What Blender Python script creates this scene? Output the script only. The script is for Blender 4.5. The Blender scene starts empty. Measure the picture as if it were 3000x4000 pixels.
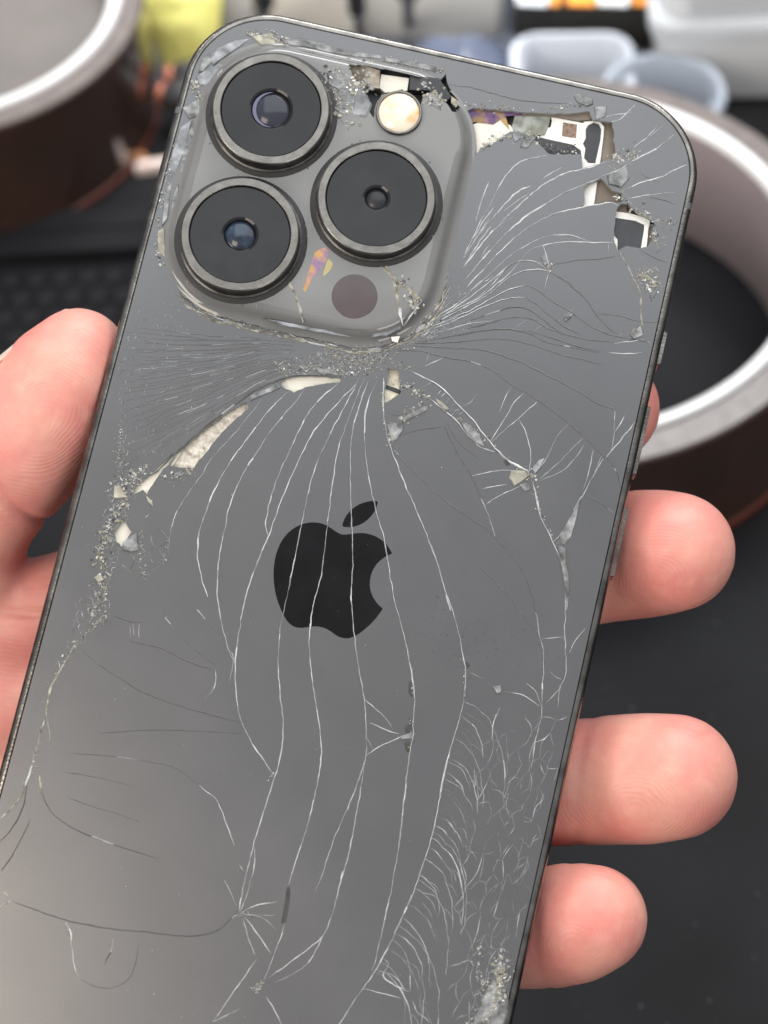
import bpy, math, random
from mathutils import Vector, Matrix, noise
from mathutils.geometry import delaunay_2d_cdt
random.seed(7)
R_ = math.radians
SC = bpy.context.scene
COL = SC.collection
K = 0.001                                            # the small things are drawn in millimetres

# ------------------------------------------------------------------ camera
CAM_H, PITCH, ROLL, FPX, DIST = 0.385, 48.0, -4.0, 9826.0, 0.330
cam = bpy.data.cameras.new('camera'); camo = bpy.data.objects.new('camera', cam); COL.objects.link(camo)
CM = Matrix.Translation((0, 0, CAM_H)) @ Matrix.Rotation(R_(90 - PITCH), 4, 'X') @ Matrix.Rotation(R_(ROLL), 4, 'Z')
camo.matrix_world = CM
cam.sensor_fit = 'VERTICAL'; cam.sensor_height = 24.0; cam.lens = FPX / 4000 * 24.0
cam.clip_start = 0.02; cam.clip_end = 20
cam.dof.use_dof = True; cam.dof.focus_distance = 0.333; cam.dof.aperture_fstop = 14.0
SC.camera = camo

# ------------------------------------------------------------------ light
w = bpy.data.worlds.new('World'); SC.world = w; w.use_nodes = True
def room(w):
    """even room light: pale ceiling above, darker furniture level below"""
    nt = w.node_tree; N, L = nt.nodes, nt.links; b = N['Background']
    g = N.new('ShaderNodeTexCoord'); x = N.new('ShaderNodeSeparateXYZ'); r = N.new('ShaderNodeValToRGB')
    L.new(g.outputs['Generated'], x.inputs[0]); L.new(x.outputs['Z'], r.inputs[0]); L.new(r.outputs[0], b.inputs[0])
    e = r.color_ramp.elements; e[0].position = 0.0; e[0].color = (.06, .06, .065, 1); e[1].position = 1.0; e[1].color = (.56, .58, .62, 1)
    m = e.new(.35); m.color = (.36, .36, .37, 1); m = e.new(.7); m.color = (.52, .53, .56, 1)
    b.inputs[1].default_value = 0.95
room(w)
def lamp(name, loc, aim, size, power, col=(1, 1, 1), sy=None, shape='RECTANGLE'):
    l = bpy.data.lights.new(name, 'AREA'); l.shape = shape; l.size = size
    if shape in ('RECTANGLE', 'ELLIPSE'): l.size_y = sy or size
    l.energy = power; l.color = col
    o = bpy.data.objects.new(name, l); COL.objects.link(o); o.location = loc
    o.rotation_euler = (Vector(aim) - Vector(loc)).to_track_quat('-Z', 'Y').to_euler()
    return o
AIM = (0, 0.24, 0.1)
lamp('ceiling_panel', (0.50, 0.50, 1.75), (0.5, 0.5, 0), 1.7, 14, (0.95, 0.985, 1.0), 1.3)
lamp('ceiling_panel_back', (0.40, 1.35, 1.5), AIM, 0.9, 18, (0.98, 0.99, 1.0), 0.5)
lamp('left_fill', (-1.35, -0.80, 1.05), AIM, 0.9, 18, (1.0, 0.95, 0.88), 0.8)  # added fill, no visible source: lightens and warms the lower left
lamp('warm_lamp', (-0.47, -0.56, 1.35), AIM, 0.38, 4.6, (1.0, 0.84, 0.68), 0.46)
lamp('front_fill', (0.75, -1.6, 0.75), AIM, 0.9, 9, (1.0, 0.985, 0.96), 0.7)  # fill added behind the camera to light the sides facing it
bs_ = lamp('back_fill', (0.12, 0.50, 0.62), (0.12, 0.74, 0.02), 0.34, 2.4, (0.98, 0.99, 1.0), 0.10); bs_.data.spread = R_(62)  # unseen fill added to brighten the things at the back
lamp('bench_lamp', (0.55, 0.75, 1.0), AIM, 0.09, 1.6, (1.0, 0.98, 0.95), shape='DISK')
lamp('bench_lamp_left', (-0.42, 0.62, 1.0), AIM, 0.07, 1.0, (1.0, 0.98, 0.95), shape='DISK')
SC.view_settings.view_transform = 'Standard'; SC.view_settings.look = 'None'
SC.view_settings.exposure = 0.06; SC.view_settings.gamma = 1.0
SC.cycles.use_denoising = True
SC.cycles.max_bounces = 8; SC.cycles.transparent_max_bounces = 12
SC.cycles.caustics_refractive = False; SC.cycles.caustics_reflective = False

# ------------------------------------------------------------------ frames of reference
def eul(rx, ry, rz):
    return Matrix.Rotation(rz, 3, 'Z') @ Matrix.Rotation(rx, 3, 'X') @ Matrix.Rotation(ry, 3, 'Y')
PR = eul(-0.198245, -0.044615, -0.235366)
PT = Vector((-6.6857, -7.0806, -330.0))
PHONE_M = CM @ Matrix.Translation(PT * K) @ PR.to_4x4()
def ray(x, y): return Vector(((x - 1500) / FPX, -(y - 2000) / FPX, -1.0))
def on_phone(x, y, z=0.0):
    """photo position -> point (mm) on the phone's own plane at height z above the back"""
    a = PR.transposed() @ ray(x, y); b = PR.transposed() @ PT
    return a * ((z + b.z) / a.z) - b
def on_table(x, y, z=0.0):
    d = CM.to_3x3() @ ray(x, y); o = CM.translation
    return o + d * ((z - o.z) / d.z)
class Zm:
    """a zoomed view of the photograph the outlines were traced in"""
    def __init__(s, ox, oy, w): s.ox, s.oy, s.k = ox, oy, 1659.0 / w
    def __call__(s, pts, z=0.0): return [on_phone(s.ox + x / s.k, s.oy + y / s.k, z) for x, y in pts]
Z1, Z2, Z3, Z4 = Zm(600, 0, 1250), Zm(1650, 200, 1150), Zm(300, 1100, 1400), Zm(1400, 1100, 1300)
Z5, Z6, Z7, Z8 = Zm(0, 2300, 1500), Zm(1300, 2300, 1300), Zm(1400, 1150, 600), Zm(300, 1750, 700)

# ------------------------------------------------------------------ materials
def mat(name, col, rough=0.5, metal=0.0, spec=0.5, var=0.0, vs=400.0, bump=0.0, bs=900.0, col2=None, cs=120.0,
        coat=0.0, sss=0.0, trans=0.0, lo=0.4, hi=0.62, alpha=1.0, rvar=0.0, rs=60.0):
    m = bpy.data.materials.new(name); m.use_nodes = True; nt = m.node_tree; N, L = nt.nodes, nt.links
    b = N['Principled BSDF']; tc = N.new('ShaderNodeTexCoord')
    b.inputs['Base Color'].default_value = (*col, 1); b.inputs['Roughness'].default_value = rough
    b.inputs['Metallic'].default_value = metal; b.inputs['Specular IOR Level'].default_value = spec
    b.inputs['Coat Weight'].default_value = coat; b.inputs['Coat Roughness'].default_value = 0.05
    b.inputs['Transmission Weight'].default_value = trans; b.inputs['Alpha'].default_value = alpha
    if sss: b.inputs['Subsurface Weight'].default_value = sss; b.inputs['Subsurface Radius'].default_value = (.004, .0016, .001); b.inputs['Subsurface Scale'].default_value = 0.6
    if rvar:
        n = N.new('ShaderNodeTexNoise'); n.inputs['Scale'].default_value = rs; n.inputs['Detail'].default_value = 6; n.inputs['Roughness'].default_value = .65
        r = N.new('ShaderNodeMapRange'); r.inputs['From Min'].default_value = .35; r.inputs['From Max'].default_value = .65; r.inputs['To Min'].default_value = rough - rvar; r.inputs['To Max'].default_value = rough + rvar
        L.new(tc.outputs['Object'], n.inputs['Vector']); L.new(n.outputs[0], r.inputs[0]); L.new(r.outputs[0], b.inputs['Roughness'])
    out = None
    if col2 is not None:
        n = N.new('ShaderNodeTexNoise'); n.inputs['Scale'].default_value = cs; n.inputs['Detail'].default_value = 5
        r = N.new('ShaderNodeMapRange'); r.inputs['From Min'].default_value = lo; r.inputs['From Max'].default_value = hi
        mx = N.new('ShaderNodeMix'); mx.data_type = 'RGBA'
        mx.inputs[6].default_value = (*col, 1); mx.inputs[7].default_value = (*col2, 1)
        L.new(tc.outputs['Object'], n.inputs['Vector']); L.new(n.outputs[0], r.inputs[0]); L.new(r.outputs[0], mx.inputs[0])
        out = mx.outputs[2]
    if var:
        n = N.new('ShaderNodeTexNoise'); n.inputs['Scale'].default_value = vs; n.inputs['Detail'].default_value = 3
        r = N.new('ShaderNodeMapRange'); r.inputs['From Min'].default_value = 0.3; r.inputs['From Max'].default_value = 0.7
        r.inputs['To Min'].default_value = 1 - var; r.inputs['To Max'].default_value = 1 + var
        mx = N.new('ShaderNodeMix'); mx.data_type = 'RGBA'; mx.blend_type = 'MULTIPLY'; mx.inputs[0].default_value = 1
        mx.inputs[6].default_value = (*col, 1)
        if out: L.new(out, mx.inputs[6])
        L.new(tc.outputs['Object'], n.inputs['Vector']); L.new(n.outputs[0], r.inputs[0]); L.new(r.outputs[0], mx.inputs[7])
        out = mx.outputs[2]
    if out: L.new(out, b.inputs['Base Color'])
    if bump:
        n = N.new('ShaderNodeTexNoise'); n.inputs['Scale'].default_value = bs; n.inputs['Detail'].default_value = 4
        bp = N.new('ShaderNodeBump'); bp.inputs['Strength'].default_value = 1.0; bp.inputs['Distance'].default_value = bump
        L.new(tc.outputs['Object'], n.inputs['Vector']); L.new(n.outputs[0], bp.inputs['Height']); L.new(bp.outputs[0], b.inputs['Normal'])
    return m

# ------------------------------------------------------------------ mesh helpers
def tag(o, label=None, cat=None, group=None, kind=None):
    if label: o['label'] = label
    if cat: o['category'] = cat
    if group: o['group'] = group
    if kind: o['kind'] = kind
    return o
def empty(name, M=None):
    o = bpy.data.objects.new(name, None); COL.objects.link(o); o.empty_display_size = 0.01
    if M is not None: o.matrix_world = M
    return o
def mesh(name, V, F, mats, parent=None, k=K, smooth=None, mi=None, M=None):
    me = bpy.data.meshes.new(name); me.from_pydata([(v[0] * k, v[1] * k, v[2] * k) for v in V], [], F)
    for m in (mats if isinstance(mats, (list, tuple)) else [mats]): me.materials.append(m)
    if mi: me.polygons.foreach_set('material_index', mi)
    if smooth is not None:
        me.polygons.foreach_set('use_smooth', [True] * len(me.polygons))
        if smooth < 179: me.set_sharp_from_angle(angle=R_(smooth))
    me.update()
    o = bpy.data.objects.new(name, me); COL.objects.link(o); o.parent = parent
    if M is not None: o.matrix_world = M
    return o
def rrect(hw, hh, r, n=10, c=(0, 0)):
    P = []
    for cx, cy, a0 in ((hw - r, hh - r, 0), (r - hw, hh - r, 90), (r - hw, r - hh, 180), (hw - r, r - hh, 270)):
        for i in range(n + 1):
            a = R_(a0 + 90 * i / n); P.append((c[0] + cx + r * math.cos(a), c[1] + cy + r * math.sin(a)))
    return P
def sub(P, step):
    out = []
    for i, a in enumerate(P):
        b = P[(i + 1) % len(P)]; d = math.hypot(b[0] - a[0], b[1] - a[1]); n = max(1, int(d / step))
        for j in range(n): out.append((a[0] + (b[0] - a[0]) * j / n, a[1] + (b[1] - a[1]) * j / n))
    return out
def sweep(rings, cap0=False, cap1=False, base=0):
    """rings of equal length, each a list of xyz -> verts, faces"""
    V, F = [], []; n = len(rings[0])
    for r in rings: V += [tuple(p) for p in r]
    for i in range(len(rings) - 1):
        for j in range(n):
            a, b = i * n + j, i * n + (j + 1) % n
            F.append((a, b, b + n, a + n))
    if cap0: F.append(tuple(range(n))[::-1])
    if cap1: F.append(tuple(range((len(rings) - 1) * n, len(rings) * n)))
    return V, F
def lathe(prof, n=64, c=(0, 0, 0), capend=True, capstart=False):
    return sweep([[(c[0] + r * math.cos(2 * math.pi * i / n), c[1] + r * math.sin(2 * math.pi * i / n), c[2] + z) for i in range(n)] for r, z in prof], capstart, capend)
def slab(name, P, z0, z1, m, parent, k=K, bev=0.0, smooth=None, M=None):
    """outline P (xy) as a plate from z0 (below) up to z1, with a small bevel towards the middle"""
    A = sum((P[i][0] * P[(i + 1) % len(P)][1] - P[(i + 1) % len(P)][0] * P[i][1]) for i in range(len(P)))
    P = [(p[0], p[1]) for p in P]
    if A < 0: P = P[::-1]
    cx = sum(p[0] for p in P) / len(P); cy = sum(p[1] for p in P) / len(P)
    rings = [[(x, y, z0) for x, y in P]]
    if bev:
        rings.append([(x, y, z1 - bev) for x, y in P])
        ins = []
        for x, y in P:
            d = math.hypot(x - cx, y - cy) or 1; ins.append((x - (x - cx) / d * bev, y - (y - cy) / d * bev, z1))
        rings.append(ins)
    else: rings.append([(x, y, z1) for x, y in P])
    V, F = sweep(rings, True, True)
    return mesh(name, V, F, m, parent, k, smooth, None, M)
def inside(P, x, y):
    c = False; j = len(P) - 1
    for i in range(len(P)):
        xi, yi, xj, yj = P[i][0], P[i][1], P[j][0], P[j][1]
        if (yi > y) != (yj > y) and x < (xj - xi) * (y - yi) / (yj - yi) + xi: c = not c
        j = i
    return c
def spline(P, step=0.35):
    """Catmull-Rom through P, resampled"""
    P = [Vector((p[0], p[1])) for p in P]
    if len(P) == 2: P = [P[0], (P[0] + P[1]) / 2, P[1]]
    Q = [P[0] * 2 - P[1]] + P + [P[-1] * 2 - P[-2]]; out = []
    for i in range(1, len(Q) - 2):
        a, b, c, d = Q[i - 1:i + 3]; n = max(1, int((c - b).length / step))
        for j in range(n):
            t = j / n
            out.append(0.5 * ((2 * b) + (c - a) * t + (2 * a - 5 * b + 4 * c - d) * t * t + (3 * b - a - 3 * c + d) * t ** 3))
    out.append(P[-1]); return out
def tube(P, rad, n=10):
    V, F = [], []; P = [Vector(p) for p in P]
    for i, p in enumerate(P):
        t = (P[min(i + 1, len(P) - 1)] - P[max(i - 1, 0)]).normalized()
        u = t.orthogonal().normalized(); v = t.cross(u); r = rad[i] if isinstance(rad, (list, tuple)) else rad
        V += [tuple(p + (u * math.cos(2 * math.pi * k_ / n) + v * math.sin(2 * math.pi * k_ / n)) * r) for k_ in range(n)]
    for i in range(len(P) - 1):
        for j in range(n):
            a, b = i * n + j, i * n + (j + 1) % n; F.append((a, b, b + n, a + n))
    F.append(tuple(range(n))[::-1]); F.append(tuple(range((len(P) - 1) * n, len(P) * n)))
    return V, F

# ================================================================== the bench and what lies on it
m_table = mat('bench_blue_grey', (0.060, 0.068, 0.088), 0.6, var=0.25, vs=60)
m_mat = mat('black_rubber', (0.0085, 0.0083, 0.0092), 0.62, spec=0.13, var=0.25, vs=35, bump=0.00005, bs=1500, col2=(0.012, 0.0124, 0.015), cs=14)
m_dust = mat('pale_dust', (0.13, 0.13, 0.135), 0.9)
TB = tag(mesh('table_top', [(-2, -0.6, -0.03), (2, -0.6, -0.03), (2, 2.2, -0.03), (-2, 2.2, -0.03), (-2, -0.6, 0), (2, -0.6, 0), (2, 2.2, 0), (-2, 2.2, 0)],
         [(3, 2, 1, 0), (4, 5, 6, 7), (0, 1, 5, 4), (1, 2, 6, 5), (2, 3, 7, 6), (3, 0, 4, 7)], m_table, k=1), kind='structure')
work = tag(empty('work_mat'), 'black rubber work mat with raised dots and ribs under the tape rolls', 'work mat')
MT = 0.003
def slab_w(name, P, z0, z1, m, parent, bev=0.0, smooth=None): return slab(name, P, z0, z1, m, parent, 1.0, bev, smooth)
far = on_table(1500, 330).y
slab_w('mat_sheet', rrect(0.42, (far + 0.12) / 2, 0.012, 6, (0, (far - 0.12) / 2)), 0.0002, MT, m_mat, work, 0.0006)
# smooth raised panel in front (right) and the rib that borders the dotted field (left)
a = on_table(2000, 2760, MT).y
slab_w('raised_panel', rrect(0.11, (a + 0.10) / 2, 0.006, 6, (0.125, (a - 0.10) / 2)), MT + 0.0002, MT + 0.0022, m_mat, work, 0.0008)
for yy in (985, 900):
    p, q = on_table(-300, yy + 32, MT), on_table(700, yy - 22, MT); d = (q - p).normalized(); n = Vector((-d.y, d.x, 0)) * 0.0035
    slab_w('raised_rib', [p - n, q - n, q + n, p + n], MT + 0.0002, MT + 0.0035, m_mat, work, 0.001)
V, F = lathe([(2.9, 0), (2.7, 0.5), (2.0, 0.85), (1.0, 1.0)], 14)
first = None
for r_ in range(5):
    for c_ in range(8):
        px = -60 + c_ * 100 + (r_ % 2) * 50 - r_ * 12; py = 1098 + r_ * 76 - c_ * 4
        if px > 640: continue
        p = on_table(px, py, MT)
        if first is None: first = mesh('raised_dot', V, F, m_mat, work, smooth=60); o = first
        else: o = first.copy(); COL.objects.link(o)
        o.location = (p.x, p.y, MT + 0.0002)
V, F = [], []
for i in range(110):
    x, y = (random.uniform(2150, 3050), random.uniform(2400, 4050)) if i < 80 else (random.uniform(0, 400), random.uniform(850, 1400))
    p = on_table(x, y, MT + 0.0023 if y > 2760 else MT + 0.0001); s = random.choice([.06, .08, .1, .15, .28]) * random.uniform(.6, 1.2) * K; b0 = len(V)
    for j in range(5): V.append((p.x + s * math.cos(j * 1.257), p.y + s * random.uniform(.6, 1.2) * math.sin(j * 1.257), p.z))
    V.append((p.x, p.y, p.z + s * .5)); F += [(b0 + j, b0 + (j + 1) % 5, b0 + 5) for j in range(5)]
tag(mesh('dust', V, F, m_dust, work, 1.0), kind='stuff')

# ---- two big rolls of amber tape
m_core = mat('pink_grey_plastic', (0.33, 0.275, 0.285), 0.35, var=0.08, vs=40)
m_rim = mat('white_plastic', (0.86, 0.86, 0.85), 0.3)
m_amber = mat('amber_film', (0.075, 0.032, 0.022), 0.14, spec=0.7, var=0.3, vs=25, coat=0.9, col2=(0.042, 0.024, 0.018), cs=18)
m_side = mat('tape_edges', (0.16, 0.135, 0.125), 0.35, var=0.2, vs=300)
m_red = mat('red_liner', (0.16, 0.035, 0.02), 0.35)
def tape_roll(px, py, label, rin, wall, h, web=0):
    z = MT + 0.0002
    c = on_table(px, py, z + h); g = tag(empty('tape_roll', Matrix.Translation((c.x, c.y, z))), label, 'tape roll', 'rolls of amber tape on the mat')
    r, q, hh = rin / K, (rin + 0.0033) / K, h / K
    V, F = lathe([(r + .9, 0), (r, .8), (r, hh - 1.6), (r + .7, hh - .3), (r + 1.6, hh + .2), (q - .4, hh), (q, hh - .8), (q, .6), (q - .8, 0)], 128, capend=False)
    F += [(8 * 128 + j, 8 * 128 + (j + 1) % 128, (j + 1) % 128, j) for j in range(128)]
    mi = [1 if (i // 128) in (2, 3, 4, 5) else 0 for i in range(len(F))]
    mesh('core', V, F, [m_core, m_rim], g, smooth=50, mi=mi)
    o = q + wall / K
    V, F = lathe([(q + .05, hh - 1.4), (q + .2, hh - 1.2), (o - .5, hh - 1.5), (o, hh - 2.0), (o, 2.2)], 128, capend=False)
    mi = [0 if (i // 128) < 2 else 1 for i in range(len(F))]
    mesh('tape_winding', V, F, [m_side, m_amber], g, smooth=40, mi=mi)
    V, F = lathe([(o - .05, 2.2), (o + .25, 2.0), (o + .25, .5), (o - .3, .1), (q + .1, .1)], 128, capend=False)
    mesh('backing_edge', V, F, m_red, g, smooth=40)
    if web:
        V, F = lathe([(r + .6, hh - web - 1), (r - .2, hh - web), (4, hh - web), (2, hh - web - .3)], 96); mesh('core_web', V, F, mat('grey_brown_board', (.15, .135, .125), .6, var=.15, vs=40), g, smooth=40)
    return g
tape_roll(2143, 987, 'amber tape roll whose white rim shows behind the right edge of the phone', 0.0499, 0.0065, 0.032)
tape_roll(-258, 5, 'amber tape roll with white rim cut off by the upper left picture corner', 0.0402, 0.005, 0.034, 9.0)

# ---- things at the back
m_yellow = mat('yellow_plastic', (0.70, 0.655, 0.19), 0.45, var=0.12, vs=30, bump=0.0006, bs=60)
m_beige = mat('beige_board', (0.56, 0.52, 0.46), 0.55, var=0.06, vs=25)
m_pale = mat('pale_grey_plastic', (0.55, 0.54, 0.51), 0.5, var=0.06, vs=20)
m_dark = mat('dark_plastic', (0.045, 0.043, 0.045), 0.4, var=0.2, vs=60)
m_blk = mat('black_tray_plastic', (0.035, 0.035, 0.033), 0.4, var=0.2, vs=40)
m_orange = mat('orange_print', (0.85, 0.30, 0.03), 0.5)
m_white = mat('white_tub', (0.82, 0.84, 0.86), 0.35, var=0.03, vs=20)
m_white2 = mat('white_tub_lid', (0.70, 0.73, 0.76), 0.3, var=0.04, vs=20)
m_frost = mat('frosted_plastic', (0.52, 0.57, 0.65), 0.25, trans=0.25, var=0.05, vs=20)
m_frost2 = mat('frosted_white_plastic', (0.72, 0.76, 0.83), 0.25, trans=0.2, var=0.05, vs=20)
m_bluebag = mat('slate_blue_bag', (0.085, 0.10, 0.145), 0.4, var=0.35, vs=35, bump=0.003, bs=35)
m_copper = mat('orange_grip', (0.55, 0.17, 0.10), 0.4)
m_pinkw = mat('pale_pink_plastic', (0.80, 0.66, 0.60), 0.4)
def box(name, c, hx, hy, z0, z1, m, parent=None, rot=0.0, r=0.004, bev=0.001):
    P = rrect(hx, hy, min(r, hx * .95, hy * .95), 6); cs, sn = math.cos(R_(rot)), math.sin(R_(rot))
    return slab_w(name, [(c[0] + x * cs - y * sn, c[1] + x * sn + y * cs) for x, y in P], z0, z1, m, parent, bev, 50)
def lifted(px, py, h): return on_table(px, py, h)
BZ = 0.0003
# yellow card standing at a slant behind the left roll
g = tag(empty('yellow_pouch'), 'crumpled yellow plastic pouch between the left tape roll and the phone', 'pouch')
b1, b2 = on_table(640, 275, 0.006), on_table(850, 265, 0.006); t1, t2 = on_table(470, -190, 0.03), on_table(880, -190, 0.03)
NX, NY = 14, 18; V, F = [], []
for side in (1, -1):
    for j in range(NY + 1):
        for i in range(NX + 1):
            u, v = i / NX, j / NY
            p = (b1.lerp(b2, u)).lerp(t1.lerp(t2, u), v)
            e = math.sin(math.pi * u) ** .5 * math.sin(math.pi * min(1, v * 1.4 + .08)) ** .5 if 0 < u < 1 else 0
            p = p + Vector((0, -.3, .95)) * side * (0.0045 * e + 0.0012 * noise.noise((u * 5, v * 6, side)) * e + .0004)
            V.append((p.x, p.y, max(p.z, 0.0006)))
n = (NX + 1) * (NY + 1)
for s_ in (0, n):
    for j in range(NY):
        for i in range(NX):
            q = s_ + j * (NX + 1) + i; f = (q, q + 1, q + NX + 2, q + NX + 1); F.append(f if s_ == 0 else f[::-1])
mesh('pouch_body', V, F, m_yellow, g, 1.0, 180)
# pale boxes at the very back with dark rods leaning in front
def stood(name, x0, x1, ybase, ytop, depth, m, label, cat, parent=None):
    """an upright block whose foot runs along the photo line y = ybase"""
    p, q = on_table(x0, ybase, BZ), on_table(x1, ybase, BZ); d = q - p; L = d.length; c = (p + q) / 2
    d.normalize(); nn = Vector((-d.y, d.x, 0)); h = 0.09
    for _ in range(40):                                  # height that reaches ytop
        c3 = CM.inverted() @ (Vector((c.x, c.y, h))); yy = 2000 - FPX * c3.y / -c3.z
        h += (yy - ytop) / 20000
    rot = math.degrees(math.atan2(d.y, d.x)); cc = c + nn * depth / 2
    o = box(name, cc, L / 2, depth / 2, BZ, h, m, parent, rot, 0.003, 0.001)
    if label: tag(o, label, cat)
    return o, h, cc, rot
stood('storage_box', 850, 1010, 210, -120, 0.03, m_pale, 'narrow pale grey box next to the yellow pouch', 'box')
stood('storage_box', 1046, 1385, 235, -130, 0.03, m_beige, 'beige board box behind the top edge of the phone', 'box')
stood('storage_box', 1405, 1960, 145, -140, 0.03, m_pale, 'wide pale grey box left of the black tray', 'box')
def rod(pb, pt, h, r, label, m=m_dark, name='screwdriver'):
    g = tag(empty(name), label, 'screwdriver'); b = on_table(*pb, 0.004); t = on_table(*pt, h)
    V, F = tube([b, b.lerp(t, .06), b.lerp(t, .45)], [r * .35, r * .45, r * .45], 10); mesh('shaft', V, F, m_dark, g, 1.0, 50)
    V, F = tube([b.lerp(t, .44), b.lerp(t, .47), b.lerp(t, .9), t], [r * .6, r, r, r * .7], 12); mesh('handle', V, F, m, g, 1.0, 50)
rod((1040, 190), (1018, -220), 0.06, 0.0026, 'slim dark screwdriver left of the beige box')
rod((1412, 230), (1372, -200), 0.06, 0.0022, 'slim dark screwdriver between the beige box and the wide grey box')
rod((1595, 100), (1592, -220), 0.075, 0.0030, 'slim dark screwdriver in front of the wide grey box')
c = on_table(1232, 175, 0.012)
V, F = lathe([(1.5, 0), (5.2, .4), (5.6, 3), (5.4, 9), (4.4, 11.2), (1.5, 12)], 28)
tag(mesh('round_knob', V, F, mat('brown_wood', (.07, .04, .03), .4, var=.3, vs=80), None, M=Matrix.Translation((c.x, c.y, BZ)), smooth=50), 'small round dark brown knob in front of the beige box', 'knob')
# black tray with orange and white labels
g = tag(empty('parts_tray'), 'black parts tray with orange and white labels at the top of the picture', 'tray')
p, q = on_table(1985, 150, BZ), on_table(2640, 205, BZ); d = (q - p).normalized(); nn = Vector((-d.y, d.x, 0)); rot = math.degrees(math.atan2(d.y, d.x)); c = (p + q) / 2 + nn * 0.045
box('tray_body', c, (q - p).length / 2, 0.045, BZ, 0.022, m_blk, g, rot, 0.006, 0.002)
f0 = (p + q) / 2 - nn * .0004
for x0, x1, m in ((2020, 2140, m_white2), (2150, 2185, m_orange), (2215, 2325, m_orange), (2335, 2455, m_white), (2470, 2560, m_orange), (2565, 2600, m_beige)):
    A, B = on_table(x0, 22, .0222), on_table(x1, 26, .0222); A2, B2 = on_table(x0, -45, .0222), on_table(x1, -42, .0222)
    slab_w('paper_label', [A, B, B2, A2], .0222, .0226, m, g)
# frosted tray with a dark bag in it
def open_tub(name, px, py, hx, hy, h, m, label, cat, rot=0, rad=0.012, wall=0.0012):
    c = on_table(px, py, h); g = tag(empty(name, Matrix.Translation((c.x, c.y, BZ)) @ Matrix.Rotation(R_(rot), 4, 'Z')), label, cat)
    def ring(o, z): return [(x, y, z) for x, y in rrect(hx - o, hy - o, max(rad - o, .002), 10)]
    V, F = sweep([ring(.002, 0), ring(.0005, .002), ring(0, h - .001), ring(wall * .5, h), ring(wall, h - .001), ring(wall + .0006, .003), ring(.004, .0016)], True, True)
    mesh('tub_wall', V, F, m, g, 1.0, 50); 
    V, F = sweep([ring(-.0018, h - .0032), ring(-.0022, h - .0022), ring(-.0018, h - .0012), ring(-.0002, h - .0012), ring(-.0002, h - .0032)])
    F += [(4 * 44 + j, 4 * 44 + (j + 1) % 44, (j + 1) % 44, j) for j in range(44)]
    mesh('rim', V, F, m, g, 1.0, 50)
    return g, c
g, c = open_tub('plastic_tub', 2235, 262, 0.0125, 0.0125, 0.016, m_frost2, 'frosted clear tub with rounded corner behind the phone top edge', 'tub', -5, 0.005)
g, c = open_tub('plastic_dish', 2590, 345, 0.0125, 0.0125, 0.018, m_frost, 'small round frosted dish left of the white tubs', 'dish', 0, 0.0122)
def lump(name, x0, y0, x1, y1, h, m, label, cat):
    p, q = on_table(x0, y0, h * .6), on_table(x1, y1, h * .6); c = (p + q) / 2; L = (q - p).length / 2; d = (q - p).normalized(); nn = Vector((-d.y, d.x, 0))
    V, F = [], []; n, mm = 40, 14
    for j in range(mm):
        a = math.pi * .5 * j / (mm - 1)
        for i in range(n):
            b = 2 * math.pi * i / n; k = 1 + .16 * noise.noise((math.cos(b) * 2, math.sin(b) * 2, a * 2))
            sq = lambda t: math.copysign(abs(t) ** .6, t)
            pt = c + d * L * sq(math.cos(b)) * max(0, math.cos(a)) ** .5 * k + nn * .013 * sq(math.sin(b)) * max(0, math.cos(a)) ** .5 * k
            V.append((pt.x, pt.y, BZ + h * math.sin(a) * (1 + .35 * noise.noise((pt.x * 90, pt.y * 90, 3)))))
    for j in range(mm - 1):
        for i in range(n): F.append((j * n + i, j * n + (i + 1) % n, (j + 1) * n + (i + 1) % n, (j + 1) * n + i))
    F.append(tuple(range(n))[::-1])
    tag(mesh(name, V, F, m, None, 1.0, 180), label, cat)
lump('dark_bag', 1580, 270, 2060, 320, 0.013, m_bluebag, 'crumpled slate blue bag left of the frosted tub', 'bag')
# white tubs stacked on the right
c = on_table(2975, 440, BZ) + Vector((0, .032, 0)); hx, hy, z = 0.0230, 0.03, BZ
for k_, (hh, lab) in enumerate(((0.026, 'bottom white tub of the stack at the right picture edge'), (0.03, 'top white tub of the stack at the right picture edge'))):
    g = tag(empty('white_tub', Matrix.Translation((c.x, c.y, z)) @ Matrix.Rotation(R_(-5 + 3 * k_), 4, 'Z')), lab, 'tub', 'white tubs stacked at the back')
    def ring(o, zz): return [(x, y, zz) for x, y in rrect(hx - o, hy - o, .006, 6)]
    V, F = sweep([ring(.002, 0), ring(.0008, .001), ring(.0, hh - .005)], True, True); mesh('tub_wall', V, F, m_white, g, 1.0, 50)
    V, F = sweep([ring(-.0012, hh - .0055), ring(-.0016, hh - .004), ring(-.0014, hh - .001), ring(0, hh - .0004), ring(.002, hh - .0002)], True, True); mesh('lid', V, F, m_white2, g, 1.0, 50)
    z += hh
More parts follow.
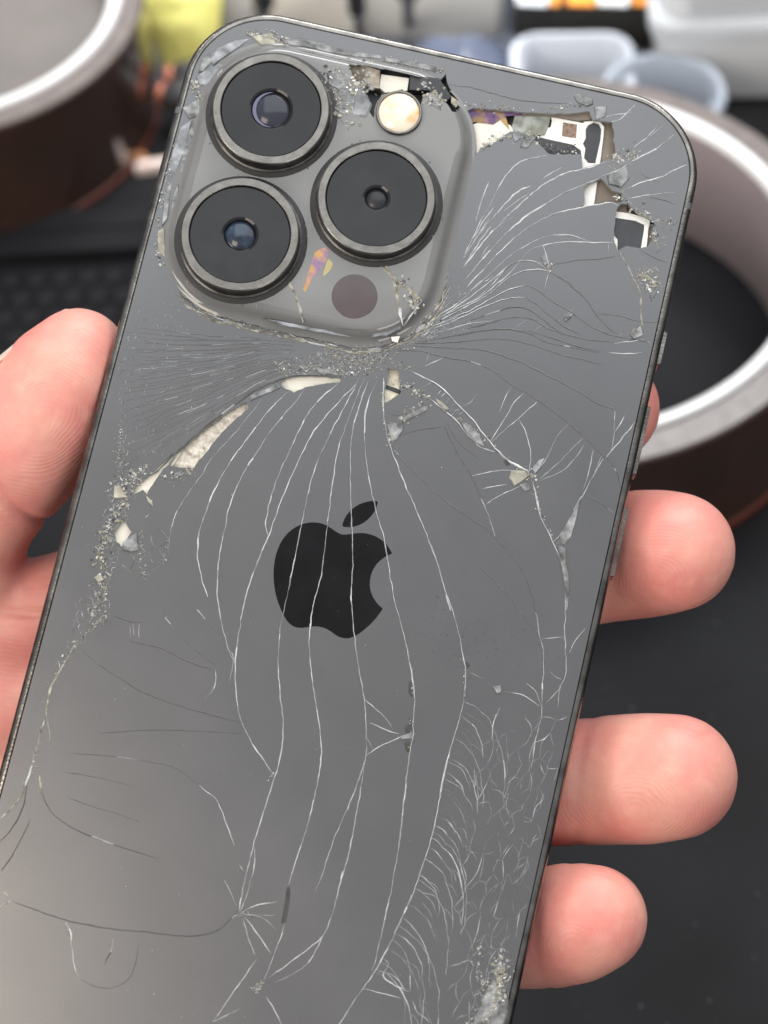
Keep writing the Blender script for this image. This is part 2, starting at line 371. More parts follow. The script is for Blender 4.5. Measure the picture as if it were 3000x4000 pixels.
# pliers with orange grips, a copper strip and a pale clip between roll and phone
g = tag(empty('pliers'), 'dark pliers with orange grip ends between left tape roll and phone corner', 'pliers')
for (x0, y0, x1, y1) in ((900, 330, 672, 300), (860, 420, 640, 368)):
    A, B = on_table(x0, y0, .012), on_table(x1, y1, .014)
    V, F = tube([A, A.lerp(B, .5) + Vector((0, 0, .002)), A.lerp(B, .9), B], [.003, .0038, .0036, .003], 12); mesh('handle', V, F, m_dark, g, 1.0, 60)
    A2 = B.lerp(A, .02); V, F = tube([A2 + (B - A) * .00, B + (B - A) * .05, B + (B - A) * .11, B + (B - A) * .13], [.0026, .0028, .0024, .0010], 12); mesh('grip_end', V, F, m_copper, g, 1.0, 60)
A, B = on_table(880, 375, .0115), on_table(1010, 400, .0115)
V, F = tube([A, A.lerp(B, .4), B], [.006, .007, .003], 14); mesh('jaw', V, F, m_dark, g, 1.0, 60)
V, F = tube([on_table(x, y, .004) for x, y in ((470, 470), (490, 540), (530, 600), (575, 645))], .0016, 8)
tag(mesh('copper_strip', V, F, mat('copper', (.55, .26, .12), .35, metal=.5), None, 1.0, 60), 'thin curved copper strip at the foot of the left tape roll', 'copper strip')
c = on_table(602, 652, .004); box_o = box('plastic_clip', c, .0046, .0013, MT + .0002, MT + .0026, m_pinkw, None, 6, .001, .0006)
tag(box_o, 'small pale pink plastic clip beside the upper left edge of the phone', 'clip')

# ================================================================== the phone
HW, HH, CR = 35.75, 73.35, 11.5
phone = tag(empty('smartphone', PHONE_M), 'graphite smartphone with badly shattered back glass held in a hand', 'smartphone')
m_steel = mat('dark_steel', (0.24, 0.225, 0.205), 0.19, metal=1.0, var=0.14, vs=700, bump=0.00002, bs=2500, col2=(.14, .13, .12), cs=300)
m_ring_refl = mat('painted_reflection_black', (0.02, 0.02, 0.02), 0.6)
m_back = mat('frosted_graphite_glass', (0.142, 0.143, 0.148), 0.245, spec=0.5, metal=0.62, var=0.11, vs=6500, rvar=.025, rs=45, col2=(.134, .135, .139), cs=38)
m_edge = mat('glass_edge', (0.30, 0.31, 0.29), 0.3)
m_bump = mat('polished_graphite_glass', (0.17, 0.17, 0.167), 0.05, spec=0.55, var=0.02, vs=300)
m_ring = mat('lens_ring_steel', (0.20, 0.19, 0.175), 0.28, metal=1.0, var=0.12, vs=900, bump=0.00001, bs=2600, col2=(.17, .16, .145), cs=500)
m_black = mat('black_lens_barrel', (0.008, 0.008, 0.009), 0.6, spec=.2)
m_screen = mat('screen_glass', (0.01, 0.01, 0.012), 0.08)
m_ant = mat('antenna_plastic', (0.10, 0.105, 0.105), 0.5)
def ring2(o, z, n=24):
    return [(x, y, z) for x, y in sub(rrect(HW - o, HH - o, CR - o, n), 1e9)]
V, F = sweep([ring2(1.20, -1.2), ring2(1.12, -.10), ring2(0.98, .04), ring2(0.62, .05), ring2(0.30, -.10), ring2(0.06, -.50), ring2(0, -1.1), ring2(0, -6.6), ring2(.1, -7.1), ring2(.45, -7.55), ring2(.9, -7.65), ring2(1.2, -7.4), ring2(1.25, -1.2)])
frame = mesh('frame', V, F, m_steel, phone, smooth=38)
V, F = sweep([ring2(1.22, -7.45), ring2(1.3, -7.72), ring2(1.8, -7.8)], True, True); mesh('screen', V, F, m_screen, phone, smooth=40)
V, F = sweep([ring2(1.27, -7.3), ring2(1.27, -1.9)], True, True); chassis = mesh('inner_chassis', V, F, mat('inner_chassis', (.16, .14, .12), .5, var=.3, vs=300, col2=(.06, .055, .05), cs=200), phone)
def frame_block(name, x0, y0, x1, y1, m, side, out, za, zb, wrap=False):
    """small piece set into the side band between two photo points"""
    a, b = on_phone(x0, y0, -2).y, on_phone(x1, y1, -2).y; lo, hi = min(a, b), max(a, b)
    X0, X1 = side * (HW - .3), side * (HW + out)
    P = rrect(abs(X1 - X0) / 2 + .0, (hi - lo) / 2, min(.25, (hi - lo) * .45), 4, ((X0 + X1) / 2, (lo + hi) / 2))
    return slab(name, P, za, zb, m, frame, K, .1)
for (x0, y0, x1, y1), nm in (((2600, 1291, 2573, 1422), 'mute_switch'), ((2530, 1583, 2473, 1852), 'volume_button'), ((2444, 1979, 2387, 2250), 'volume_button')):
    frame_block(nm, x0, y0, x1, y1, m_steel, 1, .55, -5.2, -2.4)
for s_, y in ((1, 59.2), (-1, 56.6)):
    V, F = [], []
    for (o, z) in ((.99, .062), (0.62, .072), (.285, -.08), (.04, -.49), (-.02, -1.1), (-.02, -6.6)):
        for yy in (y - .45, y + .45): V.append((s_ * (HW - o), yy, z))
    F = [(2 * i, 2 * i + 1, 2 * i + 3, 2 * i + 2) if s_ > 0 else (2 * i + 2, 2 * i + 3, 2 * i + 1, 2 * i) for i in range(5)]
    mesh('antenna_line', V, F, m_ant, frame)

# ---- openings in the broken back (traced round the missing glass)
OPEN = {
 'A': Z2([(245, 335), (300, 318), (430, 332), (560, 343), (640, 345), (720, 352), (850, 350), (940, 338), (960, 385), (1068, 400), (1082, 450), (1078, 500), (1090, 560), (1080, 595), (1036, 615), (980, 645), (905, 665), (892, 580), (800, 580), (720, 582), (650, 520), (620, 470), (560, 462), (500, 450), (450, 480), (390, 520), (330, 545), (285, 600), (262, 500), (250, 420)]),
 'B': Z2([(915, 760), (960, 738), (1008, 714), (1050, 760), (1075, 785), (1120, 800), (1128, 850), (1060, 856), (945, 870), (882, 882), (912, 850)]),
 'C': Z2([(1098, 880), (1120, 858), (1160, 860), (1205, 908), (1270, 935), (1310, 965), (1290, 1010), (1300, 1060), (1268, 1100), (1228, 1112), (1150, 1096), (1100, 1122), (1078, 1060), (1086, 960)]),
 'E': Z3([(1222, 446), (1160, 441), (1080, 436), (1000, 441), (938, 462), (955, 492), (1005, 512), (1060, 487), (1150, 472), (1222, 466)]),
 'F': Z3([(500, 757), (560, 705), (620, 660), (690, 608), (782, 556), (792, 590), (735, 640), (700, 668), (660, 712), (610, 775), (565, 828), (540, 862), (480, 862), (428, 850), (452, 805), (480, 775)]),
 'G': Z3([(484, 770), (440, 800), (375, 856), (330, 900), (290, 930), (262, 962), (248, 990), (285, 975), (305, 962), (322, 985), (350, 940), (372, 905), (400, 868), (425, 848), (450, 806)]),
 'H': Z3([(214, 1098), (234, 1125), (252, 1160), (232, 1195), (210, 1227), (180, 1200), (173, 1160), (190, 1140)]),
 'I': Z7([(310, 790), (350, 800), (410, 810), (440, 860), (435, 920), (455, 960), (440, 1010), (470, 1060), (400, 1100), (330, 1150), (285, 1180), (285, 1050), (300, 960), (318, 900)]),
}
D_HOLE = Z1([(1012, 343), (1100, 338), (1170, 350), (1250, 365), (1330, 383), (1400, 390), (1490, 398), (1515, 370), (1530, 430), (1560, 490), (1590, 550), (1560, 590), (1530, 560), (1500, 510), (1450, 480), (1400, 500), (1380, 560), (1290, 470), (1180, 500), (1150, 560), (1140, 620), (1090, 540), (1060, 450), (1030, 400)], 1.0)
BC, BHW, BHH, BR = (-13.75, 49.6), 17.75, 18.5, 9.5
def bump_out(o): return rrect(BHW - o, BHH - o, BR - o, 22, BC)
FOOT = bump_out(-1.55)

# ---- traced cracks and one painted shade line: (view, points, look, width mm)   looks: w light, d dark, m light/dark, y dirty
T = []
def cr(Z, look, wd, *lines):
    for P in lines: T.append((Z(P), look, wd))
cr(Z2, 'w', .26, [(230, 1220), (330, 1090), (430, 980), (520, 890), (620, 800), (720, 730), (800, 690), (905, 662), (1036, 622)],
   [(240, 1290), (350, 1160), (460, 1040), (560, 950), (680, 870), (800, 800), (912, 752), (1008, 712)],
   [(250, 1330), (380, 1190), (500, 1070), (620, 980), (740, 920), (880, 882), (1060, 855), (1095, 872)],
   [(230, 1170), (300, 1060), (380, 960), (460, 870), (540, 790), (620, 755)])
cr(Z2, 'w', .17, [(245, 1130), (330, 960), (400, 830), (470, 700), (560, 620), (700, 590)], [(290, 1050), (350, 950), (400, 880)], [(235, 1150), (310, 1000), (340, 930)],
   [(300, 960), (330, 850), (380, 720)], [(460, 900), (540, 840), (600, 800)], [(420, 990), (480, 950), (525, 940)], [(670, 720), (720, 690), (790, 655)], [(330, 1170), (360, 1110), (380, 1090)],
   [(260, 1110), (330, 1010), (380, 940)], [(240, 1200), (330, 1060), (410, 960)],
   [(270, 1350), (400, 1240), (500, 1150), (600, 1085), (700, 1045), (800, 1035), (880, 1050), (920, 1065)],
   [(150, 1470), (300, 1400), (420, 1310), (500, 1240), (600, 1130), (680, 1095), (820, 1075), (1075, 1080)],
   [(110, 1500), (260, 1390), (380, 1300), (460, 1230), (500, 1200)], [(90, 1490), (200, 1420), (300, 1330), (400, 1270)])
cr(Z2, 'm', .17, [(100, 1500), (260, 1420), (380, 1330), (480, 1215), (560, 1180), (640, 1190), (712, 1235)], [(80, 1530), (250, 1440), (400, 1350), (480, 1280), (570, 1240), (650, 1230), (712, 1238)],
   [(60, 1550), (250, 1470), (400, 1390), (500, 1340), (580, 1320)], [(50, 1570), (200, 1510), (350, 1440), (480, 1395), (580, 1390)])
cr(Z2, 'd', .16, [(712, 1238), (800, 1290), (880, 1360), (930, 1410), (980, 1490), (1050, 1560), (1100, 1600)], [(580, 1320), (640, 1340), (730, 1410), (820, 1460), (920, 1530), (1010, 1580), (1110, 1610), (1290, 1640)],
   [(580, 1390), (650, 1430), (720, 1490), (800, 1550), (890, 1600)], [(220, 1540), (380, 1480), (500, 1445), (590, 1450), (680, 1510), (760, 1570), (900, 1620), (1080, 1640)],
   [(240, 1570), (400, 1525), (520, 1500), (620, 1510), (700, 1560), (850, 1610)], [(200, 1605), (350, 1575), (500, 1570), (600, 1590), (700, 1640), (850, 1670), (1000, 1700)],
   [(720, 1210), (800, 1190), (900, 1175), (1000, 1170), (1090, 1155)], [(130, 185), (300, 210), (500, 265), (640, 285), (820, 295)], [(980, 1478), (1100, 1490), (1220, 1520), (1320, 1530)],
   [(1228, 1120), (1320, 1170), (1400, 1195)], [(1230, 690), (1290, 720), (1340, 740)], [(1280, 820), (1350, 835), (1420, 860)])
cr(Z2, 'm', .15, [(50, 1590), (150, 1570), (240, 1540), (400, 1520)], [(680, 1090), (700, 1160), (715, 1225)], [(690, 1340), (705, 1270), (712, 1238)], [(770, 1520), (820, 1480), (850, 1450)], [(1050, 1090), (1050, 1150)])
cr(Z2, 'w', .24, [(1010, 706), (1100, 670), (1200, 610), (1300, 560), (1370, 510), (1420, 470)], [(1130, 790), (1230, 740), (1340, 710), (1420, 670), (1490, 640)], [(1190, 545), (1260, 490), (1325, 420)])
cr(Z2, 'w', .15, [(1280, 480), (1320, 450), (1365, 410)], [(1150, 830), (1280, 810), (1420, 795)], [(985, 385), (1060, 365), (1180, 345)], [(1060, 400), (1120, 380), (1200, 300)], [(1250, 1625), (1180, 1635), (1080, 1645)], [(510, 1560), (550, 1540), (595, 1515)], [(620, 1590), (650, 1560), (690, 1545)])
cr(Z2, 'y', .26, [(1105, 1122), (1150, 1200), (1190, 1280), (1230, 1370), (1230, 1480), (1245, 1570)], [(1165, 1620), (1200, 1560), (1240, 1530)])
cr(Z3, 'w', .21, [(980, 510), (900, 585), (810, 700), (720, 820), (650, 940), (600, 1060), (565, 1170), (560, 1270), (580, 1380), (605, 1460)],
   [(1060, 490), (1010, 560), (930, 650), (840, 780), (760, 910), (710, 1030), (685, 1150), (660, 1270), (650, 1380), (655, 1480), (668, 1570)],
   [(1215, 467), (1130, 540), (1060, 630), (1000, 750), (950, 860), (910, 960), (885, 1060), (875, 1130), (885, 1170)])
cr(Z3, 'm', .15, [(855, 545), (740, 690), (640, 800), (570, 905), (500, 1000), (455, 1090), (430, 1180), (425, 1260)])
cr(Z5, 'm', .17, [(955, 138), (985, 260), (1012, 312)], [(985, 262), (1010, 300), (990, 400)])
def chain(*segs):
    out = []
    for Z, P in segs: out += Z(P)
    return out
T += [(chain((Z3, [(1290, 478), (1200, 570), (1100, 690), (1040, 800), (980, 930), (930, 1060), (890, 1170), (840, 1290), (790, 1430), (765, 1540)]), (Z5, [(1040, 150), (1020, 280), (1018, 430), (1040, 560), (1090, 670), (1140, 740), (1182, 805)])), 'w', .21),
      (chain((Z3, [(1310, 445), (1250, 560), (1180, 690), (1120, 820), (1080, 940), (1050, 1080), (1020, 1220), (990, 1370), (960, 1520)]), (Z5, [(1210, 170), (1203, 330), (1210, 450), (1222, 570), (1220, 680), (1200, 770), (1180, 830), (1140, 960), (1100, 1090), (1060, 1250), (1030, 1390)])), 'w', .19),
      (chain((Z3, [(1335, 442), (1285, 560), (1240, 680), (1205, 790), (1185, 930), (1165, 1080), (1150, 1220), (1130, 1360), (1095, 1500), (1080, 1600)]), (Z5, [(1340, 150), (1338, 270), (1355, 430), (1380, 590), (1388, 720), (1375, 820), (1340, 980), (1300, 1110), (1245, 1280)])), 'w', .17),
      (chain((Z5, [(1232, 1440), (1215, 1500), (1180, 1590), (1140, 1690)])), 'm', .16),
      (chain((Z3, [(1350, 460), (1300, 600), (1270, 740), (1265, 900), (1268, 1030), (1275, 1180), (1275, 1330), (1270, 1450), (1280, 1600)]), (Z6, [(105, 230), (130, 400), (155, 550), (165, 700), (165, 830), (130, 950), (70, 1100), (0, 1260)]), (Z5, [(1400, 1210), (1360, 1310)])), 'm', .18),
      (chain((Z6, [(165, 830), (145, 960), (120, 1110), (80, 1320), (40, 1450)]), (Z5, [(1480, 1220), (1450, 1350), (1400, 1490), (1300, 1580), (1160, 1680)])), 'w', .14),
      (chain((Z3, [(1390, 460), (1345, 570), (1332, 700), (1340, 830), (1365, 970), (1390, 1080), (1420, 1190), (1445, 1330), (1468, 1470)]), (Z6, [(340, 180), (370, 300), (390, 400), (405, 520), (400, 640), (395, 740), (380, 850), (355, 1050), (340, 1200), (300, 1450), (260, 1650), (205, 1870), (190, 1900)])), 'm', .19),
      (chain((Z4, [(125, 480), (125, 650), (150, 790), (200, 930), (250, 1050), (300, 1170), (350, 1290), (390, 1390), (420, 1500), (460, 1640)]), (Z6, [(565, 30), (600, 120), (630, 240), (650, 350), (660, 400), (655, 520), (630, 650), (590, 780), (560, 900), (530, 1050), (490, 1240), (440, 1400), (390, 1540), (340, 1650), (270, 1800), (200, 1920), (100, 2060), (30, 2169), (-30, 2260)])), 'm', .22)]
cr(Z3, 'd', .30, [(1222, 443), (1150, 436), (1080, 432), (1000, 437), (938, 456), (830, 500), (750, 555), (660, 620), (580, 685), (500, 755), (430, 820), (370, 880), (320, 905)])  # dark ribbon painting the shade along the slit's upper edge
L10 = Z6([(655, 560), (630, 650), (590, 780), (560, 900), (530, 1050), (490, 1240), (440, 1400), (390, 1540), (340, 1650), (270, 1800), (215, 1900)])
cr(Z4, 'd', .15, [(180, 840), (260, 930), (340, 1010), (430, 1090), (530, 1160), (620, 1220), (680, 1275), (760, 1360), (820, 1450), (860, 1560), (890, 1680), (905, 1787)],
   [(430, 720), (490, 850), (560, 970), (610, 1080), (650, 1170), (680, 1272)], [(600, 1420), (700, 1510), (780, 1610), (850, 1700), (905, 1780)], [(1130, 1070), (1200, 1100), (1270, 1150)],
   [(180, 345), (300, 345), (420, 375), (560, 400), (680, 450), (760, 510), (880, 580), (1000, 670), (1100, 750), (1200, 850), (1250, 890), (1290, 960), (1305, 1030)],
   [(250, 320), (450, 330), (640, 345), (800, 400), (950, 470), (1100, 550), (1200, 610), (1290, 640)], [(280, 310), (500, 300), (700, 285), (850, 310), (1000, 360), (1220, 415)],
   [(300, 300), (500, 265), (650, 240), (780, 240), (900, 260), (1050, 310), (1200, 350)], [(440, 700), (500, 800), (600, 880)], [(190, 770), (300, 740), (420, 725)], [(140, 650), (200, 665), (260, 660)])
cr(Z4, 'm', .30, [(270, 450), (400, 520), (500, 620), (570, 690), (620, 760), (660, 810), (730, 880), (820, 930), (850, 950)], [(870, 1000), (890, 1090), (910, 1170), (950, 1260), (990, 1350), (1020, 1440), (1035, 1540), (1030, 1680), (1025, 1790)],
   [(1220, 880), (1160, 980), (1120, 1060), (1060, 1170), (990, 1280), (970, 1300)], [(350, 580), (470, 680), (560, 780), (620, 830), (680, 850)])
cr(Z4, 'w', .15, [(860, 980), (930, 890), (1000, 760), (1050, 710)], [(905, 985), (1000, 900), (1070, 830), (1120, 780)], [(900, 992), (1010, 950), (1090, 870), (1130, 800)], [(850, 940), (860, 870), (840, 770), (800, 680)],
   [(660, 805), (720, 750), (800, 680), (890, 600)], [(655, 800), (720, 700), (780, 600), (830, 550)], [(705, 650), (740, 560), (780, 510)], [(830, 1010), (700, 1070), (635, 1110)], [(800, 940), (680, 945), (560, 970)],
   [(1120, 1040), (1150, 940), (1170, 840)], [(1160, 980), (1200, 900), (1220, 850)], [(1230, 880), (1300, 800), (1380, 700)], [(1280, 640), (1275, 760), (1260, 850)], [(1280, 750), (1310, 700), (1340, 650)], [(1310, 780), (1370, 720)], [(1250, 355), (1330, 360), (1420, 352)],
   [(340, 400), (350, 370), (357, 345)], [(330, 420), (380, 400), (425, 380)], [(510, 630), (560, 600), (590, 560)], [(610, 1035), (680, 1020), (740, 1010)])
for a_, b_ in (((395, 565), (412, 545)), ((412, 575), (436, 555)), ((436, 603), (465, 575)), ((462, 622), (485, 603)), ((475, 645), (515, 630)), ((330, 520), (365, 505)), ((500, 660), (520, 650))): cr(Z4, 'w', .2, [a_, b_])
cr(Z5, 'd', .15, [(350, 265), (440, 335), (530, 395), (640, 455), (760, 500), (860, 530), (1050, 580)], [(560, 225), (700, 260), (830, 320), (930, 350)], [(690, 90), (790, 215), (930, 330)], [(770, 0), (860, 100), (960, 220), (1000, 290)],
   [(180, 860), (200, 930), (260, 1000), (350, 1050), (450, 1090), (600, 1140), (680, 1165)], [(50, 1350), (150, 1385), (280, 1430), (450, 1465), (600, 1480), (810, 1500), (930, 1480), (1000, 1420), (1030, 1390)],
   [(490, 1510), (480, 1570), (450, 1620)], [(120, 820), (100, 940), (40, 1050), (-10, 1100)], [(130, 1000), (60, 1140), (-10, 1240)], [(490, 115), (560, 140), (610, 145)])
cr(Z5, 'd', .08, [(290, 900), (400, 940), (500, 970), (620, 1010)], [(430, 625), (700, 610), (1050, 625)], [(600, 740), (760, 775), (860, 850)], [(300, 710), (450, 720), (600, 740)], [(270, 790), (450, 820), (560, 850)])
cr(Z5, 'y', .24, [(330, 230), (290, 300), (250, 370), (210, 460), (200, 540), (170, 640), (150, 720), (120, 820), (90, 900), (40, 960), (-10, 1000)], [(200, 540), (215, 620), (215, 690)], [(170, 790), (180, 900)], [(0, 1290), (45, 1345), (0, 1370)],
   [(285, 1440), (305, 1480), (310, 1545)])
cr(Z5, 'w', .14, [(310, 1545), (320, 1620), (340, 1680)], [(930, 350), (928, 420), (880, 480)], [(860, 850), (940, 920), (980, 1020), (1010, 1110)], [(1100, 1110), (1098, 1200), (1060, 1340), (1035, 1395)], [(1035, 1190), (1050, 1220)], [(970, 1260), (1000, 1320), (1020, 1370)],
   [(1040, 1400), (1100, 1370), (1200, 1350)], [(1040, 1400), (1130, 1420), (1190, 1470)], [(1050, 1420), (1070, 1500), (1100, 1580)], [(1060, 1420), (1120, 1500), (1170, 1580)], [(1080, 1405), (1150, 1412), (1190, 1410)], [(1110, 1600), (1010, 1740), (920, 1870)], [(920, 1870), (1000, 1835), (1040, 1810)],
   [(1150, 1760), (1185, 1820), (1220, 1890)], [(1400, 1490), (1350, 1590), (1290, 1650), (1190, 1700)], [(560, 150), (562, 210)], [(600, 145), (600, 215)], [(575, 150), (578, 200)])
cr(Z5, 'd', .07, [(340, 1680), (400, 1715), (480, 1725), (550, 1690), (585, 1620), (600, 1530)])
cr(Z6, 'w', .17, [(155, 550), (260, 640), (300, 700)], [(180, 665), (260, 700), (330, 725)], [(165, 830), (230, 790), (340, 740), (395, 735)], [(170, 740), (200, 800)])
cr(Z6, 'm', .16, [(1035, 250), (1100, 245), (1155, 240)], [(1160, 230), (1160, 330), (1160, 420), (1130, 500), (1120, 600)], [(690, 420), (730, 440), (750, 445)], [(1035, 250), (1050, 330), (1045, 500), (1040, 620), (1010, 760), (990, 900)], [(245, 1840), (280, 1870), (250, 1930), (300, 1970), (380, 2010)], [(190, 1900), (250, 1930)],
   [(400, 2055), (420, 2110), (460, 2140), (480, 2169)], [(150, 1990), (250, 2020), (340, 2040)])
cr(Z6, 'w', .12, [(1180, 320), (1200, 270), (1260, 200)], [(1080, 410), (1110, 440), (1140, 450)], [(960, 470), (1010, 510), (1040, 590)], [(860, 510), (950, 530), (1030, 585)], [(1060, 570), (1110, 520), (1140, 490)])

# ---- the back glass, cut into its shards along the cracks
GL = sub(rrect(HW - 1.16, HH - 1.16, CR - 1.16, 20), 4.0)
pts, edg = [], []
def add_loop(P, closed=True):
    b = len(pts)
    for p in P: pts.append(Vector((p[0], p[1])))
    n = len(P)
    for i in range(n if closed else n - 1): edg.append((b + i, b + (i + 1) % n))
def rough(P, amp, step=.5, seed=0):
    out = []
    for i, p in enumerate(sub([(q[0], q[1]) for q in P], step)):
        out.append((p[0] + amp * noise.noise((p[0] * 1.7, p[1] * 1.7, seed + .3)), p[1] + amp * noise.noise((p[0] * 1.7, p[1] * 1.7, seed + 9.1))))
    return out
HOLES = {k: rough(P, .16, .45, i) for i, (k, P) in enumerate(OPEN.items())}
D2 = rough(D_HOLE, .18, .45, 40)
add_loop(GL); add_loop(FOOT); add_loop(D2)
for P in HOLES.values(): add_loop(P)
SPL = []
for P, look, wd in T:
    q = spline(P, .4)
    q = [v + Vector((noise.noise((v.x * .9, v.y * .9, 2.2)), noise.noise((v.x * .9, v.y * .9, 7.7)))) * .10 for v in q]
    SPL.append((q, look, wd)); add_loop(q[::2] + ([q[-1]] if len(q) % 2 == 0 else []), False)
cv, ce, cf, ov, oe, of = delaunay_2d_cdt(pts, edg, [], 0, 1e-4)
cons = set()
for e, src in zip(ce, oe):
    if src: cons.add((min(e), max(e)))
def boxed(P): xs = [p[0] for p in P]; ys = [p[1] for p in P]; return (min(xs), max(xs), min(ys), max(ys), P)
HB = [boxed(P) for P in list(HOLES.values()) + [D2, FOOT]]
def in_hole(x, y): return any(b_[0] <= x <= b_[1] and b_[2] <= y <= b_[3] and inside(b_[4], x, y) for b_ in HB)
def gone(x, y):
    return in_hole(x, y) or not inside(GL, x, y)
tri = []
for f in cf:
    c = (cv[f[0]] + cv[f[1]] + cv[f[2]]) / 3
    if not gone(c.x, c.y): tri.append(tuple(f))
em = {}
for i, f in enumerate(tri):
    for a_, b_ in ((f[0], f[1]), (f[1], f[2]), (f[2], f[0])): em.setdefault((min(a_, b_), max(a_, b_)), []).append(i)
lab = [-1] * len(tri); nreg = 0
for i in range(len(tri)):
    if lab[i] >= 0: continue
    st = [i]; lab[i] = nreg
    while st:
        t = st.pop(); f = tri[t]
        for a_, b_ in ((f[0], f[1]), (f[1], f[2]), (f[2], f[0])):
            e = (min(a_, b_), max(a_, b_))
            if e in cons: continue
            for u in em[e]:
                if lab[u] < 0: lab[u] = nreg; st.append(u)
    nreg += 1
reg = [[] for _ in range(nreg)]
for t, l in zip(tri, lab): reg[l].append(t)
def area(fs): return sum(abs((cv[f[1]] - cv[f[0]]).cross(cv[f[2]] - cv[f[0]])) / 2 for f in fs)
reg.sort(key=area, reverse=True)
def shard_mesh(name, fs, parent, lift):
    idx = {}; V, F, mi = [], [], []
    c = sum(((cv[f[0]] + cv[f[1]] + cv[f[2]]) / 3 * area([f]) for f in fs), Vector((0, 0))) / max(area(fs), 1e-9)
    size = max((cv[i] - c).length for f in fs for i in f)
    tx, ty = random.uniform(-1, 1) * lift / size, random.uniform(-1, 1) * lift / size
    z0 = random.uniform(-1, 0) * lift
    cnt = {}
    for f in fs:
        for a_, b_ in ((f[0], f[1]), (f[1], f[2]), (f[2], f[0])): cnt[(a_, b_)] = 1
    def vid(i):
        if i not in idx:
            idx[i] = len(V); p = cv[i]; V.append((p.x, p.y, z0 + tx * (p.x - c.x) + ty * (p.y - c.y)))
        return idx[i]
    for f in fs: F.append(tuple(vid(i) for i in f)); mi.append(0)
    low = {}
    for (a_, b_) in list(cnt):
        if (b_, a_) in cnt: continue
        q = []
        for i in (a_, b_):
            if i not in low: low[i] = len(V); p = V[idx[i]]; V.append((p[0], p[1], -.62))
            q.append(low[i])
        F.append((idx[b_], idx[a_], q[0], q[1])); mi.append(1)
    return mesh(name, V, F, [m_back, m_edge], parent, mi=mi)
back = shard_mesh('back_glass', reg[0], phone, 0.0)
rest = []
for i, fs in enumerate(reg[1:]):
    if i < 250 and area(fs) > .25: shard_mesh('glass_shard', fs, back, .045)
    else: rest += fs
if rest: tag(shard_mesh('glass_splinters', rest, back, 0.0), kind='stuff')

# ---- crack faces: a low ridge of broken glass along every crack
m_cw = mat('crack_light', (0.46, 0.475, 0.48), 0.3, spec=0.6, var=0.35, vs=700)
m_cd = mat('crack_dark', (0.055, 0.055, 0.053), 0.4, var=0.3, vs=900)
m_cy = mat('crack_dirty', (0.15, 0.14, 0.105), 0.45, var=0.5, vs=1200, col2=(.34, .325, .26), cs=700)
m_cm = mat('crack_mid', (0.25, 0.255, 0.26), 0.35, var=0.3, vs=900)
m_cf = mat('crack_faint', (0.105, 0.105, 0.104), 0.45)
CM_ = [m_cw, m_cd, m_cy, m_cm, m_cf]
def ribbon(q, look, wd, z=.03, V=None, F=None, mi=None, seed=0.0, taper=True):
    V = [] if V is None else V; F = [] if F is None else F; mi = [] if mi is None else mi
    n = len(q); b = len(V)
    for i, p in enumerate(q):
        t = (q[min(i + 1, n - 1)] - q[max(i - 1, 0)])
        t = t.normalized() if t.length > 1e-9 else Vector((1, 0))
        s = Vector((-t.y, t.x)); e = min(1, min(i, n - 1 - i) * .4 / 1.6 + .25) if taper else 1
        nz = .85 + .5 * noise.noise((p.x * 1.3, p.y * 1.3, seed)) + .55 * noise.noise((p.x * .3, p.y * .3, seed + 4))
        h = wd * e * max(.28, nz) * {'w': .35, 'd': .50, 'f': .40, 'y': .52}.get(look, .42)
        o = s * (.3 * wd * noise.noise((p.x * 1.1, p.y * 1.1, seed + 2)))
        for k, zz in ((-1, 0), (0, .34), (1, 0)):
            V.append((p.x + o.x + s.x * h * k, p.y + o.y + s.y * h * k, z + zz * h * 1.2))
    for i in range(n - 1):
        a_ = b + 3 * i; p = q[i]; g = noise.noise((p.x * .22, p.y * .22, seed + 11))
        for k in (0, 1):
            F.append((a_ + k, a_ + 3 + k, a_ + 4 + k, a_ + 1 + k)[::-1])
            if look == 'w': v = 0 if g > -.12 else 3
            elif look == 'd': v = 1 if g < .42 else 3
            elif look == 'f': v = 4 if g < .3 else 3
            elif look == 'y': v = 2 if g < .25 else 0
            else: v = (1 if k == 0 else 0) if g < .1 else (3 if g < .3 else 0)
            mi.append(v)
    return V, F, mi
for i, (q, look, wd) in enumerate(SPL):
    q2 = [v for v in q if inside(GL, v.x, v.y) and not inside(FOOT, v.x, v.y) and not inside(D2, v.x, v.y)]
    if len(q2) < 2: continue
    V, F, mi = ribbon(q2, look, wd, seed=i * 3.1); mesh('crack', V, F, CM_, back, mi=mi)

# ---- fields of fine cracks too many to count
def stuffmesh(name, V, F, mi, mats=CM_, parent=None): return tag(mesh(name, V, F, mats, parent or back, mi=mi), kind='stuff')
def okglass(v): return not in_hole(v.x, v.y) and inside(GL, v.x, v.y)
def put(store, q, look, wd, seed, z=.03):
    run = []
    for v in q + [None]:
        if v is not None and okglass(v): run.append(v)
        else:
            if len(run) > 1: ribbon(run, look, wd, z, *store, seed=seed)
            run = []
def lerp(a_, b_, t): return a_ + (b_ - a_) * t
# ripples left of the impact, running in under the camera
st = ([], [], [])
for i in range(34):
    t = (i + random.uniform(-.3, .3)) / 33
    x0 = random.uniform(215, 330); x3 = random.uniform(820, 1190)
    P = [(x0, lerp(215, 842, t)), (420, lerp(235, 745, t) + random.uniform(-6, 6)), (650, lerp(258, 612, t) + random.uniform(-6, 6)), (850, lerp(262, 486, t)), (1010, lerp(278, 418, t)), (1190, lerp(295, 395, t))]
    P = [p for p in P if p[0] <= x3]
    if len(P) < 2: continue
    q = spline(Z3(P), .35); q = [v + Vector((0, 1)) * .13 * noise.noise((v.x * .8, v.y * .8, i)) for v in q]
    cut = random.random()
    put(st, q, 'f', random.uniform(.07, .14), i * 1.7)
stuffmesh('ripple_cracks', *st)
